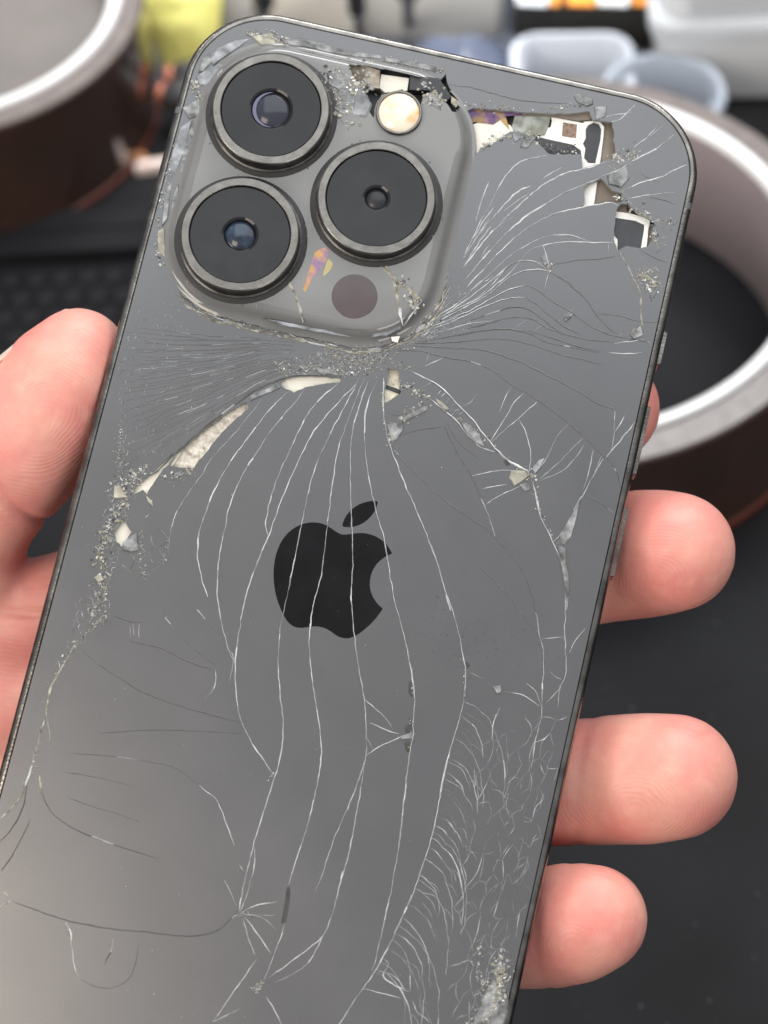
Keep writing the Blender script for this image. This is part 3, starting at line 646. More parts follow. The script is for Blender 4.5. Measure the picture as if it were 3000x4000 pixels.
# crushed seam where the plateau meets the back
seam = [Vector(p) for p in bump_out(-2.05)]; seam = [p for p in seam if (p.y < 39 and p.x > -29) or (p.x > 0 and p.y < 47)]
seam.sort(key=lambda p: math.atan2(p.y - BC[1], p.x - BC[0]))
st = ([], [], [])
for k, (lk, wd, of) in enumerate((('f', .7, 0), ('d', .22, -.25), ('y', .26, .3), ('m', .16, .1), ('y', .2, -.1))):
    q = spline([p + (p - Vector(BC)).normalized() * of for p in seam], .3)
    q = [v + Vector((noise.noise((v.x * .9, v.y * .9, k)), noise.noise((v.x * .9, v.y * .9, k + 5.)))) * .3 for v in q]
    put(st, q, lk, wd, k * 7.7, .03 + .006 * k)
stuffmesh('crushed_seam', *st)
st = ([], [], [])
for i in range(210):
    u = random.random() ** 1.5; x = lerp(195, 560, u); y = random.uniform(150, 860) - (x - 195) * .28
    a_ = R_(random.gauss(98, 16)); l = random.uniform(4, 16)
    q = spline(Z3([(x, y), (x + l * math.cos(a_) * .5 + random.uniform(-2, 2), y + l * math.sin(a_) * .5), (x + l * math.cos(a_), y + l * math.sin(a_))]), .12)
    put(st, q, random.choice('wwmd'), random.uniform(.08, .17), i)
stuffmesh('chip_marks', *st)
# feather of arcs at the lower right, then a net of crazing towards the edge
def at_len(P, t):
    d = [0]
    for i in range(1, len(P)): d.append(d[-1] + (Vector((P[i].x, P[i].y)) - Vector((P[i - 1].x, P[i - 1].y))).length)
    s = t * d[-1]
    for i in range(1, len(P)):
        if s <= d[i]:
            u = (s - d[i - 1]) / max(d[i] - d[i - 1], 1e-9); return Vector((lerp(P[i - 1].x, P[i].x, u), lerp(P[i - 1].y, P[i].y, u)))
    return Vector((P[-1].x, P[-1].y))
st = ([], [], [])
dx = Vector((.97, -.22)); PXM = 1 / 37.4
def z6v(x, y): return Vector((x, y)) * PXM
ux = (Vector(Z6([(1000, 1000)])[0][:2]) - Vector(Z6([(900, 1000)])[0][:2])) / 100; uy = (Vector(Z6([(900, 1100)])[0][:2]) - Vector(Z6([(900, 1000)])[0][:2])) / 100
def arc(p, s, rot, n, wd, seed, depth):
    c_, s_ = math.cos(rot), math.sin(rot); P = []
    for x, y in ((0, 0), (52, 30), (98, 84), (132, 155), (150, 240), (154, 335), (146, 430))[:n]:
        x, y = x * c_ - y * s_, x * s_ + y * c_; P.append(p + (ux * x + uy * y) * s)
    q = spline(P, .3); q = [v + Vector((noise.noise((v.x * .6, v.y * .6, 3.)), noise.noise((v.x * .6, v.y * .6, 5.)))) * .25 for v in q]
    q = [q[0] * 1.0] + q[1:]
    put(st, q, random.choice('mmwff'), wd * .9, seed)
    if depth:
        for k in range(random.choice([0, 1, 1, 2])):
            if len(q) > 8: arc(q[random.randrange(3, len(q) - 3)], s * random.uniform(.3, .6), rot + random.uniform(-.5, .35), random.choice([3, 4, 5]), wd * .75, seed + k + 50, depth - 1)
for i in range(36):
    t = min(1, max(0, (i + random.uniform(-.45, .45)) / 35))
    arc(at_len(L10, t), random.uniform(.7, 1.25), random.uniform(-.09, .09), random.choice([4, 5, 6, 7, 7]), random.uniform(.07, .13), i * 2.3, 1)
stuffmesh('feather_cracks', *st)
NET = [(v.x, v.y) for v in Z6([(800, 560), (880, 640), (960, 620), (1040, 560), (1190, 560), (1130, 900), (1080, 1140), (1010, 1420), (960, 1640), (920, 1850), (880, 2180), (600, 2180), (560, 1960), (600, 1700), (600, 1500), (650, 1250), (690, 1000), (720, 780)])]
def voronoi_net(NET, sx, sy, ang, keep, looks, w0, w1):
    ca, sa = math.cos(ang), math.sin(ang); seeds = []
    bx = [p[0] for p in NET]; by = [p[1] for p in NET]; y = min(by) - 3 * sy; row = 0
    while y < max(by) + 3 * sy:
        x = min(bx) - 6 * sx + (row % 2) * .5 * sx
        while x < max(bx) + 6 * sx:
            X, Y = x + random.uniform(-.5, .5) * sx, y + random.uniform(-.5, .5) * sy
            seeds.append(Vector(((X * ca + Y * sa) / sx, (-X * sa + Y * ca) / sy))); x += sx
        y += sy; row += 1
    vv, ve, vf, a1, a2, a3 = delaunay_2d_cdt(seeds, [], [], 0, 1e-5); cc = []
    for f in vf:
        A, B, C = (vv[i] for i in f); d = 2 * (A.x * (B.y - C.y) + B.x * (C.y - A.y) + C.x * (A.y - B.y)) or 1e-9
        cx = (A.length_squared * (B.y - C.y) + B.length_squared * (C.y - A.y) + C.length_squared * (A.y - B.y)) / d
        cy = (A.length_squared * (C.x - B.x) + B.length_squared * (A.x - C.x) + C.length_squared * (B.x - A.x)) / d
        X, Y = cx * sx, cy * sy; cc.append(Vector((X * ca - Y * sa, X * sa + Y * ca)))
    em2 = {}
    for i, f in enumerate(vf):
        for a_, b_ in ((f[0], f[1]), (f[1], f[2]), (f[2], f[0])): em2.setdefault((min(a_, b_), max(a_, b_)), []).append(i)
    st = ([], [], [])
    for i, (e, fs) in enumerate(em2.items()):
        if len(fs) != 2: continue
        p, q = cc[fs[0]], cc[fs[1]]
        if (p - q).length > 3 * max(sx, sy) or not (inside(NET, p.x, p.y) and inside(NET, q.x, q.y)) or random.random() > keep: continue
        d = q - p; n = Vector((-d.y, d.x)) * random.uniform(-.14, .14)
        put(st, spline([p, p + d * .5 + n, q], min(.3, sx * .3)), random.choice(looks), random.uniform(w0, w1), i * .9)
    return st
st = voronoi_net(NET, 1.45, 3.3, R_(-9), .88, 'mmwf', .06, .13)
stuffmesh('crazed_net', *st)
stuffmesh('crazed_net', *voronoi_net([(v.x, v.y) for v in Z6([(880, 900), (960, 820), (1110, 800), (1050, 1150), (980, 1450), (900, 1800), (760, 1850), (740, 1500), (800, 1200)])], 1.0, 2.4, R_(-12), .6, 'mmwf', .05, .11))
for Zz, P, a_ in ((Z3, [(180, 690), (230, 690), (245, 840), (330, 850), (300, 960), (240, 1080), (215, 1250), (165, 1400), (120, 1520), (60, 1570), (40, 1480), (75, 1350), (95, 1180), (140, 1020), (170, 900)], (.62, .8)),
        (Z3, [(900, 375), (1100, 330), (1250, 310), (1440, 300), (1430, 400), (1290, 440), (1100, 432), (960, 445)], (.5, .42)),
        (Z5, [(330, 30), (480, 20), (490, 120), (420, 200), (330, 270), (280, 350), (230, 350), (290, 220)], (.8, .9)),
        (Z7, [(440, 560), (620, 300), (760, 120), (860, 30), (960, 60), (900, 220), (700, 440), (560, 560)], (.5, .5)),
        (Z6, [(650, 2185), (690, 1980), (720, 1800), (850, 1750), (900, 1850), (880, 2185)], (.8, 1.1)),
        (Z2, [(1180, 1220), (1330, 1200), (1360, 1330), (1290, 1420), (1220, 1330)], (.7, .7)), (Z2, [(1050, 560), (1200, 520), (1230, 620), (1100, 680), (1040, 640)], (.7, .7)), (Z2, [(1260, 920), (1400, 920), (1420, 1060), (1320, 1160), (1290, 1060)], (.8, .8)),
        (Z8, [(430, 650), (640, 560), (860, 820), (850, 1050), (620, 1230), (400, 1120)], (1.6, 1.9))):
    stuffmesh('shatter_net', *voronoi_net([(v.x, v.y) for v in Zz(P)], a_[0], a_[1], R_(20), .85, 'yyydmfw', .05, .17))
# small steps across the fan next to the impact
st = ([], [], [])
for i in range(150):
    a_ = R_(random.uniform(-62, -8)); r = random.uniform(30, 330) ** 1.0
    x, y = -30 + r * math.cos(a_) * 1.0, 1640 + r * 1.35 * math.sin(a_)
    l = random.uniform(5, 17); b_ = a_ + R_(90 + random.uniform(-25, 25))
    q = spline(Z2([(x, y), (x + l * math.cos(b_), y + l * math.sin(b_))]), .12); put(st, q, random.choice('ddmw'), random.uniform(.08, .2), i)
    if i % 2 == 0:
        l = random.uniform(20, 70); q = spline(Z2([(x, y), (x + l * math.cos(a_), y + l * 1.1 * math.sin(a_))]), .2); put(st, q, random.choice('wwmy'), random.uniform(.07, .16), i + .5)
stuffmesh('impact_steps', *st)

# ---- crumbs of glass
m_g1 = mat('crumb_clear', (0.44, 0.455, 0.455), 0.14, spec=0.8)
m_g2 = mat('crumb_grey', (0.25, 0.25, 0.245), 0.2, spec=0.7)
m_g3 = mat('crumb_dirty', (0.26, 0.245, 0.19), 0.35)
m_g4 = mat('crumb_dark', (0.06, 0.06, 0.062), 0.25)
m_g5 = mat('crumb_cream', (0.50, 0.475, 0.40), 0.5)
CRM = [m_g1, m_g2, m_g3, m_g4, m_g5]
def crumb(store, x, y, z, s, k):
    if k in (0, 4) and random.random() < .45: k = random.choice([1, 2, 2])
    V, F, mi = store; b = len(V); n = random.choice([3, 4, 4, 5]); a0 = random.uniform(0, 6.28); el = random.uniform(.45, 1.0); ro = random.uniform(0, 3.14)
    h = s * random.uniform(.15, .45); tx, ty = random.uniform(-.5, .5), random.uniform(-.5, .5)
    for lv in (0, 1):
        for j in range(n):
            a_ = a0 + 6.283 * (j + random.uniform(-.25, .25)) / n; r = s * random.uniform(.6, 1.1) * (1 if lv == 0 else .72)
            u, v = r * math.cos(a_), r * el * math.sin(a_); u, v = u * math.cos(ro) - v * math.sin(ro), u * math.sin(ro) + v * math.cos(ro)
            V.append((x + u, y + v, z + (0 if lv == 0 else max(.03, h + u * tx + v * ty))))
    for j in range(n): F.append((b + j, b + (j + 1) % n, b + n + (j + 1) % n, b + n + j)); mi.append(k)
    F.append(tuple(b + n + j for j in range(n))); mi.append(k)
def cluster(line, rad, count, smin, smax, mix, z=.02, name='glass_crumbs', skip=True):
    """crumbs strewn along a traced line (mm), mix = weights of the five looks"""
    st = ([], [], [])
    for i in range(int(count * .95)):
        p = at_len(line, random.random()) if len(line) > 1 else Vector((line[0].x, line[0].y))
        r = abs(random.gauss(0, .55)) * rad; a_ = random.uniform(0, 6.283); x, y = p.x + r * math.cos(a_), p.y + r * math.sin(a_)
        if not inside(GL, x, y): continue
        crumb(st, x, y, z, .72 * lerp(smin, smax, random.random() ** 2.6), random.choices(range(5), mix)[0])
    return tag(mesh(name, *st[:2], CRM, back, mi=st[2]), kind='stuff')
G_ = (4, 3, 4, 1.5, 1)
cluster(Z3([(205, 690), (198, 800), (200, 890)]), .8, 90, .07, .26, (3, 2, 5, .5, 1))
cluster(Z3([(320, 850), (270, 900), (220, 940), (180, 980)]), 1.6, 170, .10, .55, G_)
cluster(Z3([(230, 1010), (190, 1060), (150, 1130), (125, 1200), (110, 1260)]), 1.5, 230, .10, .55, (3, 3, 5, 2, 1))
cluster(Z3([(110, 1260), (130, 1330), (110, 1380), (100, 1480), (70, 1560)]), 1.3, 190, .09, .5, (3, 2, 5, 2, 1))
cluster(Z5([(450, 60), (460, 130), (400, 165), (330, 235), (290, 300), (240, 390)]), .8, 150, .07, .36, (3, 2, 5, 1.2, 1))
cluster(Z5([(205, 470), (195, 560), (165, 680), (130, 800), (110, 850)]), .7, 90, .06, .24, (3, 2, 4, .8, .5))
cluster(Z8([(590, 730), (590, 900), (590, 1040), (600, 1190), (680, 1150), (800, 1060), (850, 960), (840, 860)]), .5, 110, .06, .28, (3, 2, 5, .6, 1))
cluster(Z8([(830, 260), (900, 280), (980, 240), (1090, 230)]), 1.0, 70, .1, .5, (5, 3, 3, 1, 1))
cluster(Z3([(900, 385), (1000, 400), (1100, 400), (1200, 420), (1290, 430)]), 1.2, 190, .08, .42, (3, 4, 5, 2, 1))
cluster(Z3([(1150, 330), (1250, 350), (1350, 370), (1430, 340)]), 2.6, 560, .06, .30, (1.5, 4, 6, 1.2, .6))
cluster(Z3([(560, 130), (750, 190), (950, 245), (1150, 285), (1330, 300), (1470, 270)]), .8, 300, .06, .34, (2, 3, 6, 2, 1))
cluster(Z7([(420, 540), (520, 480), (640, 390), (760, 280), (800, 130)]), 1.4, 330, .06, .36, (2, 3, 5, 2, .6))
cluster(Z7([(340, 690), (420, 770), (560, 800)]), .7, 60, .06, .3, (2, 2, 5, 1, 1))
cluster(Z7([(470, 990), (560, 1000), (650, 1080), (760, 1140)]), 1.0, 130, .08, .45, (3, 4, 3, 3, 1))
cluster(Z7([(700, 1180), (600, 1260), (480, 1340), (400, 1400), (350, 1600)]), 1.1, 110, .08, .45, (3, 2, 5, .6, 1))
cluster(Z7([(250, 1060), (265, 1260), (290, 1440), (340, 1620)]), .35, 70, .07, .28, (1, 1, 5, .4, 1))
cluster(Z7([(880, 1200), (1020, 1310), (1200, 1420), (1330, 1540), (1440, 1620)]), .8, 110, .07, .38, (4, 3, 3, 2, 1))
cluster(Z4([(780, 960), (850, 960), (880, 980)]), 1.3, 120, .08, .5, (5, 2, 3, 2, 1))
cluster(Z4([(980, 1300), (940, 1230), (900, 1130), (880, 1040)]), .5, 60, .06, .28, (4, 2, 2, 2, .5))
cluster(Z4([(1030, 1430), (1040, 1530), (1035, 1640)]), .4, 40, .06, .25, (4, 2, 3, 1, .5))
cluster(Z2([(330, 550), (440, 490), (520, 470), (600, 470), (650, 500)]), 1.1, 130, .08, .6, (6, 3, 2, 2, 1))
cluster(Z2([(660, 520), (760, 550), (880, 560)]), .9, 150, .07, .34, (1.5, 2, 1, 6, .3), z=-.5)
cluster(Z2([(1070, 610), (1130, 590), (1190, 570)]), 1.1, 110, .09, .5, (5, 3, 3, 2, 1.5))
cluster(Z2([(1080, 820), (1120, 830), (1200, 890), (1290, 950), (1310, 1040), (1330, 1100)]), .8, 150, .08, .42, (3, 3, 4, 1.5, 1))
cluster(Z2([(1240, 1260), (1290, 1290), (1310, 1330)]), 1.5, 150, .09, .55, (3, 2, 6, .8, 1.5))
cluster(Z2([(240, 300), (450, 315), (650, 330), (820, 310), (900, 320)]), .7, 140, .07, .42, (3, 3, 4, 2, 1))
cluster(Z2([(700, 1190), (715, 1240)]), .6, 40, .08, .4, (3, 2, 4, 1, 1))
cluster(Z2([(1250, 960), (1380, 960), (1450, 970)]), .6, 60, .07, .3, (4, 2, 3, 1, .5))
cluster(Z6([(700, 2190), (760, 2100), (800, 2000), (830, 1900), (840, 1810)]), 1.5, 330, .1, .6, (4, 3, 4, .6, 2))
cluster(Z6([(750, 2169), (800, 2100), (830, 2000), (840, 1900)]), 1.3, 420, .1, .5, (4, 3, 5, .4, 2), z=.16)
cluster(Z6([(730, 1740), (720, 1860), (730, 1960)]), .9, 70, .08, .35, (4, 2, 2, 1.5, .5))
cluster(Z6([(385, 640), (395, 740), (370, 800)]), .4, 50, .07, .3, (5, 2, 1, 3, .4))
cluster(Z6([(395, 400), (402, 520)]), .25, 40, .05, .2, (6, 2, 1, 1, .4))
cluster(Z6([(660, 385), (662, 520)]), .3, 25, .07, .28, (5, 2, 1, 2, .4))
cluster(Z5([(1100, 1740), (1140, 1690)]), .6, 45, .1, .4, (3, 2, 5, .2, 1))
cluster(Z5([(1160, 820), (1185, 790)]), .3, 16, .1, .35, (4, 2, 3, .2, 1))
cluster(Z5([(290, 1440), (300, 1540)]), .4, 30, .08, .3, (3, 2, 5, .3, .6))
cluster(Z5([(1000, 1420), (1080, 1400)]), .5, 30, .07, .3, (4, 2, 3, .3, .6))
# along the top edge and beside the lenses
cluster(Z1([(480, 180), (600, 190), (700, 220)]), .9, 120, .12, .65, (4, 2, 3, .6, 4), z=.05)
cluster(Z1([(700, 260), (850, 300), (940, 330)]), .8, 90, .12, .6, (2, 2, 3, .8, 5), z=.05)
cluster(Z1([(1000, 330), (1200, 320), (1400, 350), (1500, 370)]), .8, 170, .08, .45, (2, 3, 4, 3, 1), z=.03)
cluster(Z1([(200, 420), (240, 500), (290, 540)]), 1.2, 90, .12, .6, (4, 3, 3, 1, 2), z=.05)
cluster(Z1([(120, 700), (70, 900), (30, 1100), (20, 1300), (40, 1400)]), .7, 130, .1, .5, (4, 4, 3, .6, 1.5), z=.03)
st = ([], [], [])
for i in range(420):
    x, y = random.uniform(-34, 34), random.uniform(-73, 71)
    if inside(FOOT, x, y) or not inside(GL, x, y): continue
    crumb(st, x, y, .012, random.choice([.035, .04, .05, .06, .09]) * random.uniform(.7, 1.2), random.choice([0, 0, 1, 3, 4]))
for i in range(140):
    p = on_phone(random.gauss(1850, 130), random.gauss(2480, 120)); crumb(st, p.x, p.y, .012, random.uniform(.04, .14), 3)
for i in range(120):
    p = on_phone(random.uniform(1200, 2100), random.uniform(3500, 3990)); crumb(st, p.x, p.y, .012, random.uniform(.03, .07), 3)
tag(mesh('dust_specks', *st[:2], CRM, back, mi=st[2]), kind='stuff')

# ---- bigger pale splinters lying on the glass
m_sp = mat('splinter_pale', (0.50, 0.51, 0.51), 0.12, trans=.5, spec=0.8, var=0.4, vs=900, col2=(.17, .172, .17), cs=420, bump=.0001, bs=900)
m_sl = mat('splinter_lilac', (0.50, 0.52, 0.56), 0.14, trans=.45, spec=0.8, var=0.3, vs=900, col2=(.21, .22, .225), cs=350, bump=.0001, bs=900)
m_sc = mat('splinter_cream', (0.40, 0.385, 0.31), 0.45, var=0.4, vs=1200, col2=(.22, .21, .17), cs=600, bump=.0002, bs=900)
def splinter(P, m, z=.04, t=.14): 
    P = rough([(p[0], p[1]) for p in P], .10, .7, random.random() * 9)
    V = [(x, y, z) for x, y in P]; cx = sum(p[0] for p in P) / len(P); cy = sum(p[1] for p in P) / len(P); n = len(P)
    tx, ty = random.uniform(-.05, .05), random.uniform(-.05, .05)
    V += [(cx + (x - cx) * .9, cy + (y - cy) * .9, z + t + tx * (x - cx) + ty * (y - cy)) for x, y in P]
    A = sum((P[i][0] * P[(i + 1) % n][1] - P[(i + 1) % n][0] * P[i][1]) for i in range(n))
    F = [(j, (j + 1) % n, n + (j + 1) % n, n + j) for j in range(n)] + [tuple(range(n, 2 * n))]
    if A < 0: F = [f[::-1] for f in F]
    mesh('glass_splinter', V, F, m, back)
for Z, P, m in ((Z4, [(1108, 1082), (1085, 1180), (1062, 1270), (1030, 1308), (985, 1308), (1002, 1260), (1060, 1170)], m_sp), (Z4, [(992, 1312), (1030, 1330), (1032, 1400), (1048, 1460), (1052, 1560), (1040, 1650), (1030, 1540), (1015, 1430)], m_sp),
   (Z4, [(500, 690), (560, 718), (608, 770), (632, 828), (590, 808), (540, 750)], m_sp), (Z4, [(762, 942), (830, 942), (850, 970), (812, 1000), (780, 1020), (750, 980)], m_sc), (Z4, [(800, 1010), (850, 1000), (862, 1035), (830, 1046)], m_sp),
   (Z4, [(140, 712), (220, 690), (225, 740), (190, 790), (165, 800)], m_sp), (Z4, [(215, 682), (350, 612), (345, 640), (230, 702)], m_sp), (Z4, [(380, 580), (420, 600), (455, 640), (430, 640), (395, 605)], m_sc), (Z4, [(865, 930), (900, 890), (930, 880), (905, 930), (880, 960)], m_sl),
   (Z2, [(1040, 700), (1150, 650), (1168, 720), (1120, 772), (1050, 752)], m_sp), (Z2, [(850, 252), (880, 237), (960, 270), (962, 300), (930, 312), (870, 290)], m_sp), (Z2, [(965, 312), (1040, 312), (1032, 370), (980, 390)], m_sp), (Z2, [(505, 460), (545, 450), (560, 490), (520, 515)], m_sl), (Z2, [(560, 500), (620, 470), (640, 490), (590, 548), (550, 540)], m_sp), (Z2, [(160, 250), (215, 295), (190, 320), (158, 290)], m_sc),
   (Z2, [(665, 1160), (690, 1140), (705, 1200), (690, 1215)], m_sp), (Z2, [(790, 1500), (850, 1470), (840, 1500), (805, 1530)], m_sp), (Z2, [(1165, 1600), (1230, 1545), (1245, 1600), (1190, 1625)], m_sp), (Z2, [(1280, 1370), (1310, 1340), (1325, 1350), (1290, 1410)], m_sl),
   (Z6, [(795, 487), (840, 482), (840, 515), (820, 524)], m_sp), (Z6, [(652, 500), (664, 498), (662, 540), (652, 540)], m_sp), (Z6, [(330, 735), (398, 715), (396, 748), (345, 752)], m_sp),
   (Z8, [(340, 470), (470, 460), (430, 400), (400, 350), (345, 350)], m_sc), (Z8, [(430, 860), (560, 780), (575, 950), (500, 970), (420, 950)], m_sp), (Z8, [(640, 440), (700, 490), (710, 550), (660, 500)], m_sc), (Z8, [(890, 240), (980, 210), (960, 260), (900, 275)], m_sp), (Z8, [(160, 1200), (210, 1160), (250, 1220), (200, 1250)], m_sc),
   (Z1, [(218, 400), (280, 355), (340, 330), (370, 350), (330, 400), (270, 445), (235, 440)], m_sl), (Z1, [(150, 560), (240, 510), (245, 600), (180, 620)], m_sp), (Z1, [(250, 490), (310, 470), (315, 520), (265, 530)], m_sc),
   (Z1, [(690, 250), (780, 250), (900, 300), (880, 315), (740, 290)], m_sc), (Z1, [(920, 310), (1020, 300), (1030, 330), (960, 345)], m_sc), (Z1, [(510, 190), (620, 170), (635, 230), (560, 240)], m_sc), (Z1, [(640, 200), (760, 195), (900, 235), (880, 260), (700, 235)], m_sp),
   (Z1, [(140, 660), (200, 620), (170, 760), (110, 900), (70, 960), (95, 800)], m_sl), (Z1, [(60, 1000), (95, 940), (70, 1140), (45, 1180)], m_sp), (Z1, [(20, 1200), (55, 1180), (60, 1330), (25, 1310)], m_sc),  # lilac strip: reflection on the cracked rim put into its pale colour
   (Z6, [(690, 2185), (740, 2060), (790, 1960), (820, 1880), (840, 1830), (835, 1930), (868, 1990), (880, 2080), (850, 2185)], m_sp), (Z1, [(330, 250), (430, 210), (500, 200), (450, 240), (380, 290), (310, 340), (290, 320)], m_sl), (Z1, [(255, 300), (300, 270), (330, 290), (260, 370), (230, 380)], m_sp), (Z1, [(760, 210), (900, 240), (1040, 270), (1180, 290), (1180, 305), (1000, 290), (850, 262)], m_sp), (Z1, [(1190, 295), (1330, 320), (1470, 350), (1460, 372), (1330, 345), (1200, 318)], m_sp), (Z1, [(170, 700), (205, 640), (215, 700), (170, 860), (140, 930), (135, 880)], m_sp), (Z1, [(100, 1020), (130, 950), (120, 1080), (95, 1180), (85, 1150)], m_sl), (Z3, [(800, 530), (940, 470), (950, 490), (850, 530), (800, 555)], m_sp), (Z3, [(1100, 405), (1200, 405), (1210, 435), (1130, 430)], m_sp)): splinter(Z(P), m)

# ---- what shows through the openings
m_cream = mat('cream_plate', (0.70, 0.67, 0.59), 0.45, var=0.06, vs=200)
m_wht = mat('white_shield', (0.78, 0.775, 0.74), 0.4, var=0.05, vs=300)
m_foil = mat('scorched_foil', (0.30, 0.19, 0.06), 0.3, metal=.3, col2=(.10, .05, .13), cs=330, var=.3, vs=600, lo=.44, hi=.56)
m_olive = mat('olive_film', (0.17, 0.175, 0.14), 0.35, col2=(.30, .32, .30), cs=600, var=.3, vs=900)
m_pad = mat('dark_pad', (0.030, 0.032, 0.037), 0.45, var=0.2, vs=500)
m_taupe = mat('taupe_film', (0.175, 0.145, 0.115), 0.5, var=0.12, vs=500)
m_gran = mat('torn_foam', (0.56, 0.52, 0.45), 0.8, var=0.35, vs=1300, bump=0.0004, bs=900, col2=(.25, .22, .18), cs=1100, lo=.55, hi=.72)
m_mesh = mat('brown_grille', (0.20, 0.13, 0.09), 0.5, var=0.5, vs=2500)
def plate(name, Z, P, z0, z1, m, parent=chassis): return slab(name, [(v.x, v.y) for v in Z(P, z1)], z0, z1, m, parent, K, .05)
plate('cream_plate', Z2, [(235, 430), (330, 395), (420, 375), (500, 420), (520, 470), (400, 560), (270, 640), (240, 600)], -1.88, -.68, m_cream)
plate('scorched_foil', Z2, [(225, 335), (310, 300), (440, 320), (560, 335), (560, 360), (470, 365), (490, 440), (440, 385), (400, 412), (310, 400), (240, 400)], -.66, -.58, m_foil)
plate('torn_film', Z2, [(530, 330), (730, 340), (715, 410), (690, 470), (560, 480), (500, 440)], -1.88, -.7, m_olive)
plate('taupe_film', Z2, [(880, 330), (1120, 380), (1120, 640), (1160, 800), (1150, 900), (1330, 1000), (1320, 1130), (1060, 1150), (1080, 900), (900, 900), (880, 620)], -1.88, -1.25, m_taupe)
plate('edge_tape', Z2, [(560, 340), (860, 340), (950, 330), (950, 385), (880, 392), (720, 368), (560, 366)], -.95, -.66, m_taupe)
plate('black_foam', Z2, [(640, 470), (720, 500), (880, 530), (905, 545), (905, 640), (640, 620)], -1.88, -.9, m_pad)
sh = plate('white_shield', Z2, [(720, 362), (780, 380), (880, 398), (905, 405), (915, 395), (960, 392), (1005, 400), (1025, 425), (1022, 470), (1000, 640), (965, 880), (940, 880), (900, 900), (880, 860), (905, 680), (895, 560), (845, 525), (690, 492), (662, 485), (668, 455), (690, 425), (722, 430), (730, 390)], -1.2, -.88, m_wht)
plate('dark_pad', Z2, [(920, 440), (935, 415), (965, 402), (995, 412), (1008, 440), (1003, 500), (975, 630), (935, 628), (912, 600), (918, 545), (905, 520), (920, 490)], -.87, -.80, m_pad, sh)
plate('grille', Z2, [(792, 400), (872, 412), (866, 490), (786, 478)], -.87, -.82, m_mesh, sh)
sh = plate('white_shield', Z2, [(1080, 900), (1180, 915), (1250, 935), (1285, 955), (1275, 1000), (1262, 1130), (1070, 1150), (1075, 1000)], -1.2, -.88, m_wht)
plate('dark_pad', Z2, [(1070, 935), (1200, 955), (1250, 978), (1248, 1010), (1228, 1130), (1100, 1150), (1100, 1060), (1085, 1040), (1060, 1010)], -.87, -.80, m_pad, sh)
plate('cream_plate', Z3, [(900, 430), (1240, 420), (1240, 480), (1100, 490), (1000, 530), (920, 500)], -1.88, -.68, m_cream)
plate('torn_foam', Z3, [(400, 870), (480, 740), (700, 580), (820, 530), (830, 600), (700, 720), (560, 880)], -1.88, -.85, m_gran)
plate('cream_plate', Z3, [(230, 1000), (300, 900), (500, 740), (480, 800), (340, 1010)], -.69, -.63, m_cream)
plate('cream_plate', Z3, [(200, 1080), (270, 1150), (210, 1250), (150, 1180)], -1.88, -.66, m_cream)
plate('torn_foam', Z7, [(260, 760), (480, 780), (500, 1080), (260, 1220)], -1.88, -.9, mat('cream_torn_foam', (.64, .60, .48), .7, var=.2, vs=900, bump=.0003, bs=700, col2=(.12, .11, .09), cs=700, lo=.6, hi=.68))
plate('dark_band', Z7, [(280, 970), (400, 1010), (470, 1040), (440, 1075), (280, 1010)], -.9, -.75, m_pad)
plate('cream_tab', Z1, [(1010, 330), (1100, 340), (1175, 365), (1170, 460), (1080, 440), (1030, 400)], -1.88, -.25, mat('stained_tab', (.56, .51, .43), .6, var=.3, vs=700, col2=(.30, .26, .2), cs=500))
plate('cream_tab', Z1, [(1180, 385), (1325, 405), (1315, 470), (1200, 480), (1170, 455)], -1.88, -.15, m_cream)
plate('dark_connector', Z1, [(1330, 390), (1480, 405), (1545, 500), (1500, 540), (1430, 470), (1325, 465)], -1.88, .2, m_pad)
plate('dark_lining', Z1, [(1000, 320), (1540, 360), (1620, 600), (1380, 620), (1140, 660), (1020, 480)], -1.89, -1.7, m_pad)

# ---- camera plateau
m_stain = mat('film_stain', (0.50, 0.27, 0.09), 0.1, col2=(.24, .14, .26), cs=420, var=.2, vs=500, lo=.45, hi=.58)
rings = []
for o, z in ((-1.75, -.45), (-1.6, .012), (-1.25, .05), (-.85, .22), (-.5, .55), (-.25, .9), (0, 1.2), (.3, 1.42), (.65, 1.55), (1.1, 1.6)):
    rings.append([(x, y, z) for x, y in sub(bump_out(o), 1e9)])
# even spacing so that the broken corner can crumble
def even(P, n):
    d = [0]
    for i in range(len(P)): d.append(d[-1] + math.dist(P[i][:2], P[(i + 1) % len(P)][:2]))
    out = []; j = 0
    for i in range(n):
        s = d[-1] * i / n
        while d[j + 1] < s: j += 1
        u = (s - d[j]) / max(d[j + 1] - d[j], 1e-9); a_, b_ = P[j], P[(j + 1) % len(P)]; out.append((lerp(a_[0], b_[0], u), lerp(a_[1], b_[1], u), a_[2]))
    return out
NR = 300
rings = [even(r, NR) for r in rings]
V, F = sweep(rings)
F = [f for f in F if not inside(D2, sum(V[i][0] for i in f) / 4, sum(V[i][1] for i in f) / 4)]
cp = [Vector(p[:2]) for p in rings[-1]]; n0 = len(cp); E_ = [(i, (i + 1) % n0) for i in range(n0)]
for p in D2: cp.append(Vector(p))
E_ += [(n0 + i, n0 + (i + 1) % len(D2)) for i in range(len(D2))]
c1, c2, c3, c4, c5, c6 = delaunay_2d_cdt(cp, E_, [], 0, 1e-4)
RB = [(p[0], p[1]) for p in rings[-1]]; b = len(V); V += [(p.x, p.y, 1.6) for p in c1]
for f in c3:
    c = sum((c1[i] for i in f), Vector((0, 0))) / 3
    if inside(RB, c.x, c.y) and not inside(D2, c.x, c.y): F.append(tuple(b + i for i in f))
bump = mesh('camera_plateau', V, F, m_bump, phone, smooth=60)
